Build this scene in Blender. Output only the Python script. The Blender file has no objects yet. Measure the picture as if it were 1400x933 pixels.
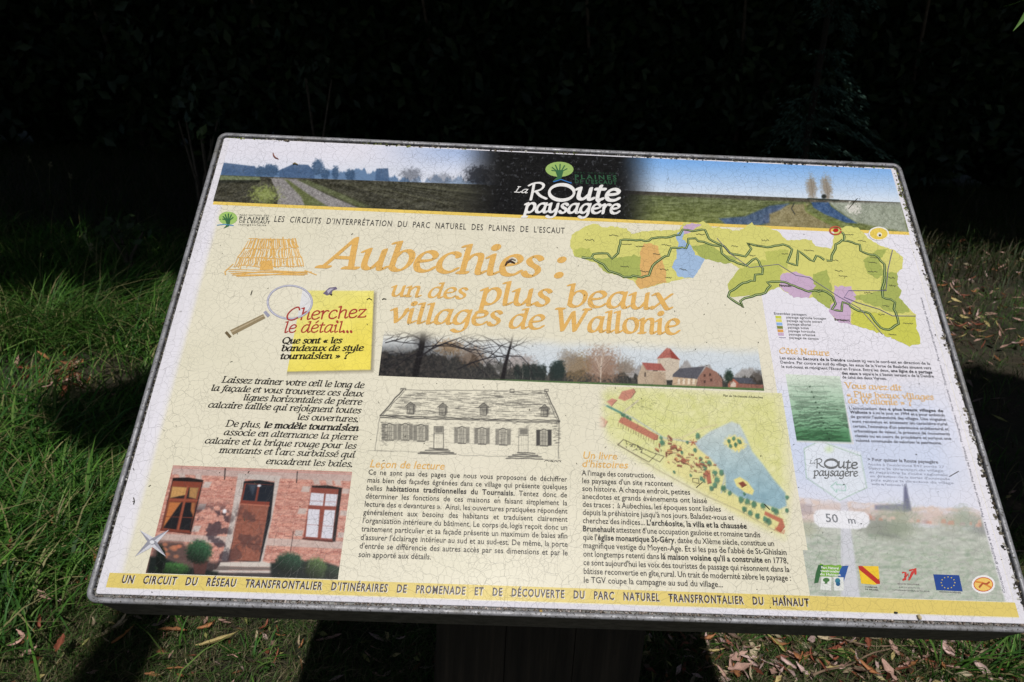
import bpy, math, random
import numpy as np
from mathutils import Matrix, Vector
from mathutils.geometry import tessellate_polygon
S = bpy.context.scene
COL = S.collection
rad = math.radians
rng = np.random.default_rng(7)
random.seed(7)

# ------------------------------------------------------------------ camera
TAU = rad(42.0)                       # slope of the board
ORG = Vector((-0.4128, 1.1277, 1.2569))   # top left corner of the board
CAMZ = 1.3454
A = Matrix(((0.9989592, -0.00729544, 0.04502539), (0.04015683, -0.32748087, -0.94400408), (0.02163188, 0.94482964, -0.32684707)))
cam = bpy.data.cameras.new('camera')
camo = bpy.data.objects.new('camera', cam); COL.objects.link(camo)
m = Matrix((A[0], -A[1], -A[2])).transposed().to_4x4()
m.translation = (0, 0, CAMZ)
camo.matrix_world = m
cam.sensor_width = 36; cam.lens = 1.0225 / 1.4 * 36
cam.clip_start = 0.01; cam.clip_end = 500
cam.dof.use_dof = True; cam.dof.focus_distance = 1.02; cam.dof.aperture_fstop = 13
S.camera = camo

# ------------------------------------------------------------------ light
SUN_EL = rad(52); SUN_AZ = rad(178.5)      # the sun stands behind the photographer
w = bpy.data.worlds.new('World'); S.world = w; w.use_nodes = True
nt = w.node_tree; bg = nt.nodes['Background']
sky = nt.nodes.new('ShaderNodeTexSky'); sky.sky_type = 'NISHITA'; sky.sun_disc = False
sky.sun_elevation = SUN_EL; sky.sun_rotation = SUN_AZ
nt.links.new(sky.outputs[0], bg.inputs[0]); bg.inputs[1].default_value = 0.05
sl = bpy.data.lights.new('sun', 'SUN'); sl.energy = 4.9; sl.angle = rad(0.53); sl.color = (1, 0.972, 0.935)
so = bpy.data.objects.new('sun', sl); COL.objects.link(so)
sdir = Vector((math.sin(SUN_AZ) * math.cos(SUN_EL), math.cos(SUN_AZ) * math.cos(SUN_EL), math.sin(SUN_EL)))
so.rotation_euler = sdir.to_track_quat('Z', 'Y').to_euler()
so.location = (0, -6, 9)
S.view_settings.view_transform = 'Standard'; S.view_settings.look = 'None'
S.view_settings.exposure = -0.66; S.view_settings.gamma = 1.0
S.view_settings.use_curve_mapping = False

# ------------------------------------------------------------------ measuring helpers
# board plane <-> a point of the photograph (1400 x 933), and ground plane <- photograph
MI = np.array([[0.0011536900056667331, 0.0003331556085651253, -0.4067015929521827], [7.195970905874234e-05, -0.001569771587865241, 0.2637039660323683], [-5.5041034075773484e-05, 0.0006925053481396643, 1.0]])
MF = np.linalg.inv(MI)
def b(px, py):
    v = MI @ np.array([px, py, 1.0]); return v[0] / v[2], v[1] / v[2]
def bp(pts): return [b(*p) for p in pts]
def unb(X, Y):                        # board metres -> photograph
    d = MF[2, 0] * X + MF[2, 1] * Y + MF[2, 2]
    return (MF[0, 0] * X + MF[0, 1] * Y + MF[0, 2]) / d, (MF[1, 0] * X + MF[1, 1] * Y + MF[1, 2]) / d
def ground(px, py, z=0.0):
    d = A.transposed() @ Vector(((px - 700) / 1022.5, (py - 466.5) / 1022.5, 1))
    k = (z - CAMZ) / d.z
    return Vector((d.x * k, d.y * k, z))
def crop(ox, oy, s=3.3333):
    return lambda *p: [(ox + x / s, oy + y / s) for x, y in p]
ALB = 0.93
def lin(c, k=ALB):
    c = np.asarray(c, float) / 255.0
    return np.where(c <= 0.04045, c / 12.92, ((c + 0.055) / 1.055) ** 2.4) * k

# ------------------------------------------------------------------ mesh helpers
def mesh(name, V, F, col=None, mat=None, parent=None, smooth=False, n=3):
    """V (N,3); F (M,n) index array or list of lists; col (N,3) linear"""
    me = bpy.data.meshes.new(name)
    V = np.asarray(V, np.float32)
    if isinstance(F, np.ndarray):
        F = F.astype(np.int32)
        me.vertices.add(len(V)); me.vertices.foreach_set('co', V.ravel())
        k = F.shape[1]
        me.loops.add(F.size); me.loops.foreach_set('vertex_index', F.ravel())
        me.polygons.add(len(F)); me.polygons.foreach_set('loop_start', np.arange(0, F.size, k, dtype=np.int32))
        me.update(calc_edges=True)
    else:
        me.from_pydata([tuple(v) for v in V.tolist()], [], [list(f) for f in F]); me.update()
    if col is not None:
        a = me.color_attributes.new('Col', 'FLOAT_COLOR', 'POINT')
        c = np.ones((len(V), 4), np.float32); c[:, :3] = col
        a.data.foreach_set('color', c.ravel())
    if smooth:
        me.polygons.foreach_set('use_smooth', np.ones(len(me.polygons), bool))
    if mat: me.materials.append(mat)
    o = bpy.data.objects.new(name, me); COL.objects.link(o)
    if parent: o.parent = parent
    return o
class Bag:                            # gathers triangles for one mesh
    def __init__(s): s.V = []; s.F = []; s.C = []; s.n = 0
    def add(s, V, F, c):
        V = np.asarray(V, float); s.V.append(V); s.F.append(np.asarray(F) + s.n)
        c = np.asarray(c, float); s.C.append(np.broadcast_to(c, V.shape) if c.ndim == 1 else c); s.n += len(V)
    def obj(s, name, mat, parent=None, smooth=False):
        return mesh(name, np.concatenate(s.V), np.concatenate(s.F), np.concatenate(s.C), mat, parent, smooth)
def empty(name, loc=(0, 0, 0), rz=0):
    o = bpy.data.objects.new(name, None); COL.objects.link(o); o.location = loc; o.rotation_euler = (0, 0, rz)
    o.empty_display_size = 0.1
    return o
def tag(o, label, cat, group=None, kind=None):
    if label: o['label'] = label
    if cat: o['category'] = cat
    if group: o['group'] = group
    if kind: o['kind'] = kind
    return o

# ------------------------------------------------------------------ materials
class N:
    def __init__(s, name):
        s.m = bpy.data.materials.new(name); s.m.use_nodes = True
        s.t = s.m.node_tree; s.b = s.t.nodes['Principled BSDF']
    def n(s, ty, **kw):
        x = s.t.nodes.new('ShaderNode' + ty)
        for k, v in kw.items(): setattr(x, k, v)
        return x
    def l(s, a, c): s.t.links.new(a, c)
    def noise(s, vec, scale, detail=4, rough=0.55):
        x = s.n('TexNoise'); x.inputs['Scale'].default_value = scale; x.inputs['Detail'].default_value = detail
        x.inputs['Roughness'].default_value = rough
        if vec is not None: s.l(vec, x.inputs['Vector'])
        return x
    def ramp(s, src, *st):
        r = s.n('ValToRGB'); e = r.color_ramp.elements
        while len(e) < len(st): e.new(0.5)
        for i, (p, c) in enumerate(st):
            e[i].position = p
            e[i].color = (c, c, c, 1) if not hasattr(c, '__len__') else (*c, 1)
        s.l(src, r.inputs[0]); return r.outputs[0]
    def mix(s, f, a, c, mode='MIX'):
        x = s.n('MixRGB', blend_type=mode)
        for i, v in enumerate((f, a, c)):
            if hasattr(v, 'is_output'): s.l(v, x.inputs[i])
            else: x.inputs[i].default_value = v if i == 0 else ((*v, 1) if len(v) == 3 else v)
        return x.outputs[0]
    def math(s, op, a, c=0.0):
        x = s.n('Math', operation=op)
        for i, v in enumerate((a, c)):
            if hasattr(v, 'is_output'): s.l(v, x.inputs[i])
            else: x.inputs[i].default_value = v
        return x.outputs[0]

def mat_print():
    k = N('aged_print'); tc = k.n('TexCoord').outputs['Object']
    at = k.n('Attribute', attribute_name='Col').outputs['Color']
    nz = k.noise(tc, 55, 2)
    sub = k.n('VectorMath', operation='SUBTRACT'); k.l(nz.outputs['Color'], sub.inputs[0]); sub.inputs[1].default_value = (.5, .5, .5)
    sc = k.n('VectorMath', operation='SCALE'); k.l(sub.outputs[0], sc.inputs[0]); sc.inputs['Scale'].default_value = 0.013
    ad = k.n('VectorMath', operation='ADD'); k.l(tc, ad.inputs[0]); k.l(sc.outputs[0], ad.inputs[1])
    fl = k.n('VectorMath', operation='MULTIPLY'); k.l(ad.outputs[0], fl.inputs[0]); fl.inputs[1].default_value = (1, 1, 0)
    def vor(scale, off, w0, w1):
        o = k.n('VectorMath', operation='ADD'); k.l(fl.outputs[0], o.inputs[0]); o.inputs[1].default_value = (off, off * .7, 0)
        v = k.n('TexVoronoi', feature='DISTANCE_TO_EDGE', voronoi_dimensions='2D'); k.l(o.outputs[0], v.inputs['Vector'])
        v.inputs['Scale'].default_value = scale
        return k.ramp(v.outputs['Distance'], (w0, 1.0), (w1, 0.0))
    c1 = vor(122, 0.0, 0.007, 0.040); c2 = vor(215, 3.1, 0.010, 0.048); c3 = vor(52, 1.7, 0.003, 0.015)
    br = k.noise(tc, 38, 3); brk = k.ramp(br.outputs['Fac'], (0.36, 0.30), (0.6, 1.0))
    br2 = k.noise(tc, 21, 3); brk2 = k.ramp(br2.outputs['Fac'], (0.45, 0.0), (0.62, 0.8))
    a1 = k.mix(1, c1, brk, 'MULTIPLY'); a2 = k.mix(1, c2, brk2, 'MULTIPLY')
    cr = k.mix(1, k.mix(1, a1, a2, 'LIGHTEN'), c3, 'LIGHTEN')
    crf = k.math('MULTIPLY', cr, 0.42)
    mot = k.noise(tc, 9, 5); mo = k.ramp(mot.outputs['Fac'], (0.3, (0.97, 0.97, 0.96)), (0.7, (1.02, 1.02, 1.02)))
    base = k.mix(1, at, mo, 'MULTIPLY')
    dkb = k.mix(1, k.mix(1, base, (0.50, 0.50, 0.50), 'MULTIPLY'), (0.020, 0.020, 0.019), 'ADD')
    pt_ = k.noise(tc, 4.5, 3); crf = k.math('MULTIPLY', cr, k.ramp(pt_.outputs['Fac'], (0.35, 0.45), (0.65, 1.0)))
    base = k.mix(crf, base, dkb)
    sp = k.noise(tc, 330, 2, .5); spk = k.ramp(sp.outputs['Fac'], (0.755, 0), (0.79, 0.75))
    base = k.mix(spk, base, (0.05, 0.045, 0.035))
    sp2 = k.noise(tc, 90, 3, .6); spk2 = k.ramp(sp2.outputs['Fac'], (0.74, 0), (0.80, 0.35))
    base = k.mix(spk2, base, (0.10, 0.09, 0.06))
    k.l(base, k.b.inputs['Base Color'])
    k.b.inputs['Roughness'].default_value = 0.30
    k.b.inputs['Specular IOR Level'].default_value = 0.12
    bu = k.n('Bump', invert=True); bu.inputs['Strength'].default_value = 0.12; bu.inputs['Distance'].default_value = 0.0003
    k.l(cr, bu.inputs['Height']); k.l(bu.outputs[0], k.b.inputs['Normal'])
    return k.m
def mat_metal(name, base, metallic, dirt):
    k = N(name); tc = k.n('TexCoord').outputs['Object']
    n1 = k.noise(tc, 60, 6, .65); n2 = k.noise(tc, 400, 3, .6); n3 = k.noise(tc, 12, 5)
    a = k.ramp(n1.outputs['Fac'], (0.42, 1.0), (0.68, 0.55)); c = k.mix(1, (*base,), a, 'MULTIPLY')
    f = k.math('MULTIPLY', k.ramp(n2.outputs['Fac'], (0.56, 0), (0.66, 1)), dirt)
    c = k.mix(f, c, (0.05, 0.045, 0.035))
    f3 = k.math('MULTIPLY', k.ramp(n3.outputs['Fac'], (0.55, 0), (0.72, 1)), dirt * .7)
    c = k.mix(f3, c, (0.11, 0.10, 0.07))
    k.l(c, k.b.inputs['Base Color']); k.b.inputs['Metallic'].default_value = metallic
    k.l(k.ramp(n1.outputs['Fac'], (0.3, 0.38), (0.75, 0.75)), k.b.inputs['Roughness'])
    bu = k.n('Bump'); bu.inputs['Strength'].default_value = 0.5; bu.inputs['Distance'].default_value = 0.0006
    k.l(n2.outputs['Fac'], bu.inputs['Height']); k.l(bu.outputs[0], k.b.inputs['Normal'])
    return k.m
def mat_attr(name, rough=0.6, vary=0.25, scale=30, transl=0.0, bump=0.0, spec=0.3):
    k = N(name); tc = k.n('TexCoord').outputs['Object']
    at = k.n('Attribute', attribute_name='Col').outputs['Color']
    n1 = k.noise(tc, scale, 5); mo = k.ramp(n1.outputs['Fac'], (0.3, 1 - vary), (0.7, 1 + vary))
    c = k.mix(1, at, mo, 'MULTIPLY'); k.l(c, k.b.inputs['Base Color'])
    k.b.inputs['Roughness'].default_value = rough; k.b.inputs['Specular IOR Level'].default_value = spec
    if bump:
        bu = k.n('Bump'); bu.inputs['Strength'].default_value = 0.6; bu.inputs['Distance'].default_value = bump
        k.l(n1.outputs['Fac'], bu.inputs['Height']); k.l(bu.outputs[0], k.b.inputs['Normal'])
    if transl:
        tr = k.n('BsdfTranslucent'); k.l(c, tr.inputs[0])
        ms = k.n('MixShader'); ms.inputs[0].default_value = transl
        out = k.t.nodes['Material Output']; k.l(k.b.outputs[0], ms.inputs[1]); k.l(tr.outputs[0], ms.inputs[2]); k.l(ms.outputs[0], out.inputs[0])
    return k.m
def mat_wood():
    k = N('weathered_wood'); tc = k.n('TexCoord').outputs['Object']
    mp = k.n('Mapping'); mp.inputs['Scale'].default_value = (40, 40, 2.2); k.l(tc, mp.inputs['Vector'])
    n1 = k.noise(mp.outputs[0], 1.6, 8, .65)
    c = k.ramp(n1.outputs['Fac'], (0.3, (0.012, 0.009, 0.006)), (0.55, (0.035, 0.027, 0.018)), (0.75, (0.07, 0.052, 0.035)))
    k.l(c, k.b.inputs['Base Color']); k.b.inputs['Roughness'].default_value = 0.8
    bu = k.n('Bump'); bu.inputs['Strength'].default_value = 0.6; bu.inputs['Distance'].default_value = 0.002
    k.l(n1.outputs['Fac'], bu.inputs['Height']); k.l(bu.outputs[0], k.b.inputs['Normal'])
    return k.m
def mat_ground():
    k = N('soil_and_moss'); tc = k.n('TexCoord').outputs['Object']
    n1 = k.noise(tc, 3.0, 8, .6); n2 = k.noise(tc, 60, 6, .7)
    c = k.ramp(n1.outputs['Fac'], (0.35, (0.020, 0.030, 0.010)), (0.5, (0.045, 0.038, 0.020)), (0.7, (0.065, 0.045, 0.028)))
    c = k.mix(1, c, k.ramp(n2.outputs['Fac'], (0.3, 0.45), (0.7, 1.4)), 'MULTIPLY')
    k.l(c, k.b.inputs['Base Color']); k.b.inputs['Roughness'].default_value = 0.95
    bu = k.n('Bump'); bu.inputs['Strength'].default_value = 1; bu.inputs['Distance'].default_value = 0.01
    k.l(n2.outputs['Fac'], bu.inputs['Height']); k.l(bu.outputs[0], k.b.inputs['Normal'])
    return k.m
M_PRINT = mat_print()
M_ALU = mat_metal('weathered_aluminium', (0.31, 0.31, 0.33), 0.3, 1.0)
M_TRAY = mat_metal('grey_tray_paint', (0.16, 0.16, 0.15), 0.1, 0.6)
M_LEAF = mat_attr('dead_leaf', 0.55, 0.3, 60, 0.15, 0.0006)
M_GRASS = mat_attr('grass_blades', 0.5, 0.25, 8, 0.3, 0, 0.2)
M_FOL = mat_attr('foliage', 0.5, 0.25, 4, 0.15)
M_BARK = mat_attr('bark', 0.9, 0.4, 25, 0, 0.01)
M_CRUST = mat_attr('moss_and_grit', 0.9, 0.5, 500, 0, 0.0005)
M_WOOD = mat_wood(); M_GROUND = mat_ground()

# ------------------------------------------------------------------ lettering
GC = {}
def _probe(body, bold):
    cu = bpy.data.curves.new('t', 'FONT'); cu.body = body; cu.resolution_u = 2
    cu.offset = 0.027 if bold else (0.0 if 'M' in body else 0.009)
    o = bpy.data.objects.new('t', cu)
    me = bpy.data.meshes.new_from_object(o)
    n = len(me.vertices); V = np.zeros(n * 3, np.float32); me.vertices.foreach_get('co', V); V = V.reshape(-1, 3)[:, :2].astype(float)
    me.calc_loop_triangles(); T = np.zeros(len(me.loop_triangles) * 3, np.int32); me.loop_triangles.foreach_get('vertices', T)
    bpy.data.meshes.remove(me); bpy.data.objects.remove(o); bpy.data.curves.remove(cu)
    return V, T.reshape(-1, 3)
def glyph(c, bold=False):
    if (c, bold) not in GC:
        if not bold and ('||', 0) not in GC: GC[('||', 0)] = _probe('||', False)[0][:, 0].max()
        a0 = GC[('||', 0)]
        v, t = (np.zeros((0, 2)), np.zeros((0, 3), int)) if c == ' ' else _probe(c, bold)
        adv = _probe('|' + c + '|', False)[0][:, 0].max() - a0
        if bold: adv += 0.025
        GC[(c, bold)] = (v, t, adv)
    return GC[(c, bold)]
glyph('x')
def mscale(p): return b(p[0], p[1] - 0.5)[1] - b(p[0], p[1] + 0.5)[1]   # metres of board per photo pixel, vertically
def runs_of(s):                       # '*bold*' marks
    out = []; bold = False
    for part in s.split('*'):
        out += [(ch, bold) for ch in part]; bold = not bold
    return out
def text(bag, s, pL, pR, xh, col, z, sx=None, shear=0.0, em=None, track=0.0):
    (x0, y0), (x1, y1) = (b(*pL), b(*pR))
    L = math.hypot(x1 - x0, y1 - y0); ca, sa = (x1 - x0) / L, (y1 - y0) / L
    em = em or xh * mscale(pL) / 0.546
    g = [(c, bo, glyph(c, bo)) for c, bo in runs_of(s)]
    nat = sum(q[2][2] + track for q in g) - track; nsp = sum(1 for q in g if q[0] == ' ')
    extra = 0.0
    if sx is None: sx = L / (nat * em)
    else:
        sx = min(sx, L / (nat * em) * 1.025)
        if nsp: extra = (L - nat * em * sx) / nsp
    x = 0.0; col = lin(col)
    for c, bo, (v, t, adv) in g:
        if len(v):
            gx = x + (v[:, 0] + v[:, 1] * shear) * em * sx; gy = v[:, 1] * em
            P = np.stack([x0 + gx * ca - gy * sa, y0 + gx * sa + gy * ca, np.full(len(v), z)], 1)
            bag.add(P, t, col)
        x += (adv + track) * em * sx + (extra if c == ' ' else 0.0)

def smooth(pts, n=5):
    """Catmull-Rom through pts; a doubled point is a corner"""
    runs = [[pts[0]]]
    for p in pts[1:]:
        if p == runs[-1][-1]: runs.append([p])
        else: runs[-1].append(p)
    out = []
    for r in runs:
        r = [np.array(q, float) for q in r]
        if len(r) < 2: continue
        if len(r) == 2: out.append(np.array(r)); continue
        e = [2 * r[0] - r[1]] + r + [2 * r[-1] - r[-2]]; o = []
        for i in range(1, len(e) - 2):
            for k in range(n):
                t = k / n
                o.append(0.5 * (2 * e[i] + (e[i + 1] - e[i - 1]) * t + (2 * e[i - 1] - 5 * e[i] + 4 * e[i + 1] - e[i + 2]) * t * t + (3 * e[i] - e[i - 1] - 3 * e[i + 1] + e[i + 2]) * t ** 3))
        o.append(r[-1]); out.append(np.array(o))
    return out
ZK = [0]
def zstep(): ZK[0] = (ZK[0] + 1) % 40; return ZK[0] * 4e-6
def nibpoly(c, a, bb, ang, k=10):
    th = np.linspace(0, 2 * np.pi, k, endpoint=False)
    e = np.stack([a * np.cos(th), bb * np.sin(th)], 1)
    R2 = np.array([[math.cos(ang), -math.sin(ang)], [math.sin(ang), math.cos(ang)]])
    return c + e @ R2.T
def pen(bag, P, a, bb, ang, col, z, caps=True):
    """a broad-nib stroke along P (board metres), one flat ribbon"""
    P = np.asarray(P, float)
    T = np.gradient(P, axis=0); T /= (np.linalg.norm(T, axis=1, keepdims=True) + 1e-12)
    Nn = np.stack([-T[:, 1], T[:, 0]], 1)
    R2 = np.array([[math.cos(ang), -math.sin(ang)], [math.sin(ang), math.cos(ang)]]); E = R2 @ np.diag([a, bb])
    q = Nn @ E; s = (q @ E.T) / (np.linalg.norm(q, axis=1, keepdims=True) + 1e-12)
    n = len(P); V = np.concatenate([P + s, P - s]); zz = z + zstep()
    i = np.arange(n - 1)
    F = np.concatenate([np.stack([i, i + n, i + n + 1], 1), np.stack([i, i + n + 1, i + 1], 1)])
    bag.add(np.column_stack([V, np.full(len(V), zz)]), F, col)
    if caps:
        k = 10
        for c in (P[0], P[-1]):
            e = nibpoly(c, a, bb, ang, k); zz = z + zstep()
            bag.add(np.column_stack([e, np.full(k, zz)]), np.array([[0, j, j + 1] for j in range(1, k - 1)]), col)
def poly(bag, P, col, z):
    P = [Vector((x, y, 0)) for x, y in P]
    t = tessellate_polygon([P])
    bag.add([(p.x, p.y, z) for p in P], np.array(t), col)

HG = {  # handwritten / calligraphic skeletons: advance, strokes (x-height 1, ascender 1.55)
'a': (1.0, '.78,.9 .55,1 .28,.88 .1,.5 .12,.12 .32,0 .55,.15 .75,.55|.8,1 .74,.5 .74,.15 .85,0 1.02,.12'),
'b': (.98, '.04,1.46 .24,1.55 .24,1.55 .22,.9 .2,.12|.22,.6 .4,.92 .65,1 .84,.78 .82,.35 .6,.03 .35,0 .2,.14'),
'c': (.82, '.74,.8 .7,.94 .5,1 .25,.85 .1,.5 .15,.15 .38,0 .6,.04 .78,.2'),
'd': (1.02, '.76,.9 .55,1 .28,.88 .1,.5 .12,.12 .32,0 .55,.15 .75,.55|.62,1.48 .82,1.55 .82,1.55 .78,.9 .75,.15 .86,0 1.02,.12'),
'e': (.86, '.14,.5 .4,.52 .66,.62 .74,.8 .62,.97 .42,1 .2,.82 .1,.45 .2,.1 .42,0 .64,.06 .8,.22'),
'f': (.62, '.82,1.38 .72,1.54 .54,1.5 .42,1.2 .34,.5 .26,-.2 .12,-.46 -.08,-.42|.12,.96 .68,.98'),
'g': (.98, '.76,.9 .55,1 .28,.88 .1,.5 .12,.16 .32,.02 .55,.15 .75,.55|.82,1 .78,.5 .76,-.1 .6,-.44 .3,-.52 .06,-.38'),
'h': (1.02, '.04,1.46 .24,1.55 .24,1.55 .22,.9 .2,0|.21,.55 .45,.92 .68,.98 .78,.8 .76,.15 .86,0 1.02,.12'),
'i': (.52, '.02,.84 .2,.99 .2,.99 .2,.16 .3,0 .5,.12|.22,1.36 .24,1.4'),
'j': (.5, '.05,.84 .25,.99 .25,.99 .22,-.2 .1,-.45 -.1,-.42|.26,1.36 .28,1.4'),
'l': (.5, '.02,1.46 .22,1.55 .22,1.55 .2,.16 .3,0 .48,.12'),
'm': (1.5, '.02,.86 .2,.99 .2,.99 .2,0|.2,.55 .42,.92 .6,.98 .7,.8 .7,0|.7,.55 .92,.92 1.12,.98 1.22,.8 1.2,.15 1.3,0 1.48,.12'),
'n': (1.02, '.02,.86 .2,.99 .2,.99 .2,0|.2,.55 .45,.92 .68,.98 .78,.8 .76,.15 .86,0 1.02,.12'),
'o': (.94, '.48,1 .22,.88 .1,.5 .2,.12 .46,0 .72,.12 .84,.5 .74,.88 .48,1'),
'p': (.98, '.04,.88 .22,.99 .22,.99 .2,.3 .16,-.5|.2,.6 .4,.92 .65,1 .84,.78 .82,.35 .6,.03 .35,0 .2,.14|.02,-.5 .36,-.5'),
'q': (.98, '.76,.9 .55,1 .28,.88 .1,.5 .12,.12 .32,0 .55,.15 .75,.55|.8,1 .76,.3 .74,-.5|.6,-.5 .9,-.5'),
'r': (.74, '.02,.86 .2,.99 .2,.99 .2,0|.2,.5 .36,.85 .55,.99 .72,.9'),
's': (.74, '.66,.84 .55,.98 .35,1 .2,.82 .3,.6 .55,.42 .6,.2 .42,0 .2,.02 .08,.18'),
't': (.6, '.3,1.32 .24,.9 .22,.16 .32,0 .52,.12|.04,.95 .54,.97'),
'u': (1.02, '.02,.86 .2,.99 .2,.99 .18,.25 .3,.02 .5,.05 .74,.45|.78,.99 .76,.15 .86,0 1.02,.12'),
'v': (.88, '.02,.88 .18,.99 .18,.99 .3,.5 .4,.02 .4,.02 .7,.5 .8,.98'),
'w': (1.3, '.02,.88 .18,.99 .18,.99 .3,.02 .3,.02 .66,.95 .66,.95 .78,.02 .78,.02 1.1,.6 1.2,.98'),
'x': (.9, '.04,.9 .2,.98 .45,.5 .7,.02 .88,.1|.84,.96 .45,.5 .06,.02'),
'y': (.98, '.02,.86 .2,.99 .2,.99 .18,.3 .32,.06 .52,.1 .74,.45|.8,.99 .76,-.1 .6,-.44 .3,-.52 .06,-.38'),
'z': (.82, '.1,.82 .14,.96 .14,.96 .72,.96 .72,.96 .1,.04 .1,.04 .7,.04 .8,.16'),
'A': (1.42, '.1,0 .3,.3 .98,1.52 .98,1.52 1.08,.6 1.16,.0|.42,.5 1.08,.5|-.06,0 .34,0|.9,0 1.38,0'),
'C': (1.25, '1.1,1.2 1.0,1.46 .75,1.52 .35,1.2 .1,.65 .2,.15 .55,0 .85,.08 1.12,.3'),
'D': (1.35, '.2,1.46 .2,0|.02,1.5 .6,1.48 1.05,1.2 1.2,.75 1.05,.25 .6,.02 .02,.0'),
'L': (1.05, '.25,1.5 .2,.02 .2,.02 .8,.02 .95,.25|.05,1.5 .45,1.5|.02,0 .3,0'),
'N': (1.35, '.2,0 .22,1.45 .22,1.45 1.0,.05 1.0,.05 1.05,1.5|.02,1.5 .25,1.5|.88,1.5 1.22,1.5|.04,0 .38,0'),
'O': (1.5, '.75,1.5 .35,1.3 .12,.75 .3,.2 .75,0 1.15,.2 1.38,.75 1.15,1.3 .75,1.5'),
'P': (1.1, '.22,1.46 .2,0|.04,1.48 .6,1.5 .95,1.3 .92,.95 .6,.7 .25,.72|.02,0 .42,0'),
'Q': (1.5, '.75,1.5 .35,1.3 .12,.75 .3,.2 .75,0 1.15,.2 1.38,.75 1.15,1.3 .75,1.5|.75,.2 1.1,-.1 1.4,-.2'),
'R': (1.3, '.32,1.42 .22,.7 .1,0|-.05,1.35 .3,1.52 .8,1.52 1.05,1.25 .85,.9 .3,.72|.5,.72 .8,.3 1.25,-.02'),
'V': (1.3, '.02,1.5 .25,1.5 .25,1.5 .6,.02 .6,.02 1.15,1.5|1.0,1.5 1.3,1.5'),
'W': (1.95, '.02,1.5 .42,1.5|.22,1.5 .5,.02 .5,.02 1.0,1.3 1.0,1.3 1.2,.02 1.2,.02 1.8,1.5|1.62,1.5 1.98,1.5'),
':': (.6, '.25,.08 .27,.1|.33,.86 .35,.88'), '.': (.4, '.15,.05 .17,.07'), ',': (.4, '.2,.08 .12,-.18'),
"'": (.3, '.16,1.5 .12,1.2'), '?': (.9, '.2,1.3 .35,1.5 .65,1.5 .78,1.2 .45,.8 .42,.4|.4,.05 .42,.07'),
'-': (.6, '.1,.5 .5,.52'), '«': (.95, '.4,.75 .12,.45 .12,.45 .38,.15|.75,.75 .47,.45 .47,.45 .73,.15'),
'»': (.95, '.15,.75 .43,.45 .43,.45 .17,.15|.5,.75 .78,.45 .78,.45 .52,.15'), ' ': (.5, ''), '>': (.8, '.1,.8 .6,.5 .6,.5 .1,.2'),
'1': (.6, '.1,1.2 .35,1.45 .35,1.45 .33,0'), '4': (.9, '.6,0 .6,1.4 .6,1.4 .08,.45 .08,.45 .85,.45'), '9': (.85, '.7,1.2 .4,1.45 .12,1.15 .3,.75 .6,.85 .72,1.2 .66,.5 .3,0'),
}
ACC = {'é': ('e', '.4,1.25 .6,1.5'), 'è': ('e', '.55,1.25 .35,1.5'), 'ê': ('e', '.25,1.25 .45,1.45 .45,1.45 .65,1.25'), 'ô': ('o', '.25,1.25 .45,1.45 .45,1.45 .65,1.25'),
       'à': ('a', '.55,1.25 .35,1.5'), 'î': ('I', '.02,1.25 .22,1.45 .22,1.45 .42,1.25'), 'ç': ('c', '.45,0 .5,-.25 .3,-.4')}
SG = {}
for ch, (adv, s) in HG.items():
    SG[ch] = (adv, [st for part in s.split('|') if part for st in smooth([tuple(map(float, q.split(','))) for q in part.split()])])
for _k in 'bdfhklt':
    if _k in SG:
        for _p in SG[_k][1]: _p[:, 1] = np.where(_p[:, 1] > 1, 1 + (_p[:, 1] - 1) * .78, _p[:, 1])
SG['I'] = (.52, SG['i'][1][:-1])
for ch, (base, s) in ACC.items():
    SG[ch] = (SG[base][0], SG[base][1] + smooth([tuple(map(float, q.split(','))) for q in s.split()]))
SG['œ'] = (1.6, SG['o'][1] + [s + np.array([.72, 0]) for s in SG['e'][1]])
SERIF = {'n': [(.2, 0)], 'h': [(.2, 0)], 'm': [(.2, 0), (.7, 0)], 'r': [(.2, 0)], 'f': []}
def script(bag, s, pL, pR, xh, col, z, nib=(.12, .045, 25), shear=.2, serif=True, bnib=1.45, lift=None, sub=1):
    (x0, y0), (x1, y1) = (b(*pL), b(*pR))
    L = math.hypot(x1 - x0, y1 - y0); ca, sa = (x1 - x0) / L, (y1 - y0) / L
    h = xh * mscale(pL); R = runs_of(s)
    nat = sum(SG[c][0] for c, _ in R); sx = L / (nat * h); x = 0.0; col = lin(col); ang = rad(nib[2])
    sq = min(1, sx) ** .5
    for c, bo in R:
        adv, st = SG[c]; wmul = bnib if bo else 1
        for k in st + ([np.array([(px - .14, 0.02), (px + .16, 0.02)]) for px, _ in SERIF.get(c, [])] if serif else []):
            k = k[::sub] if len(k) > 6 else k
            gx = x + (k[:, 0] + k[:, 1] * shear) * h * sx; gy = k[:, 1] * h
            P = np.stack([x0 + gx * ca - gy * sa, y0 + gx * sa + gy * ca], 1)
            fat = 1.5 if np.ptp(k[:, 0]) + np.ptp(k[:, 1]) < .1 else 1
            pen(bag, P, nib[0] * h * wmul * fat * sq, nib[1] * h * (1 + (wmul - 1) * .6) * fat * (2 if fat > 1 else 1) * sq, ang, col, z)
        x += adv * h * sx

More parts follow.
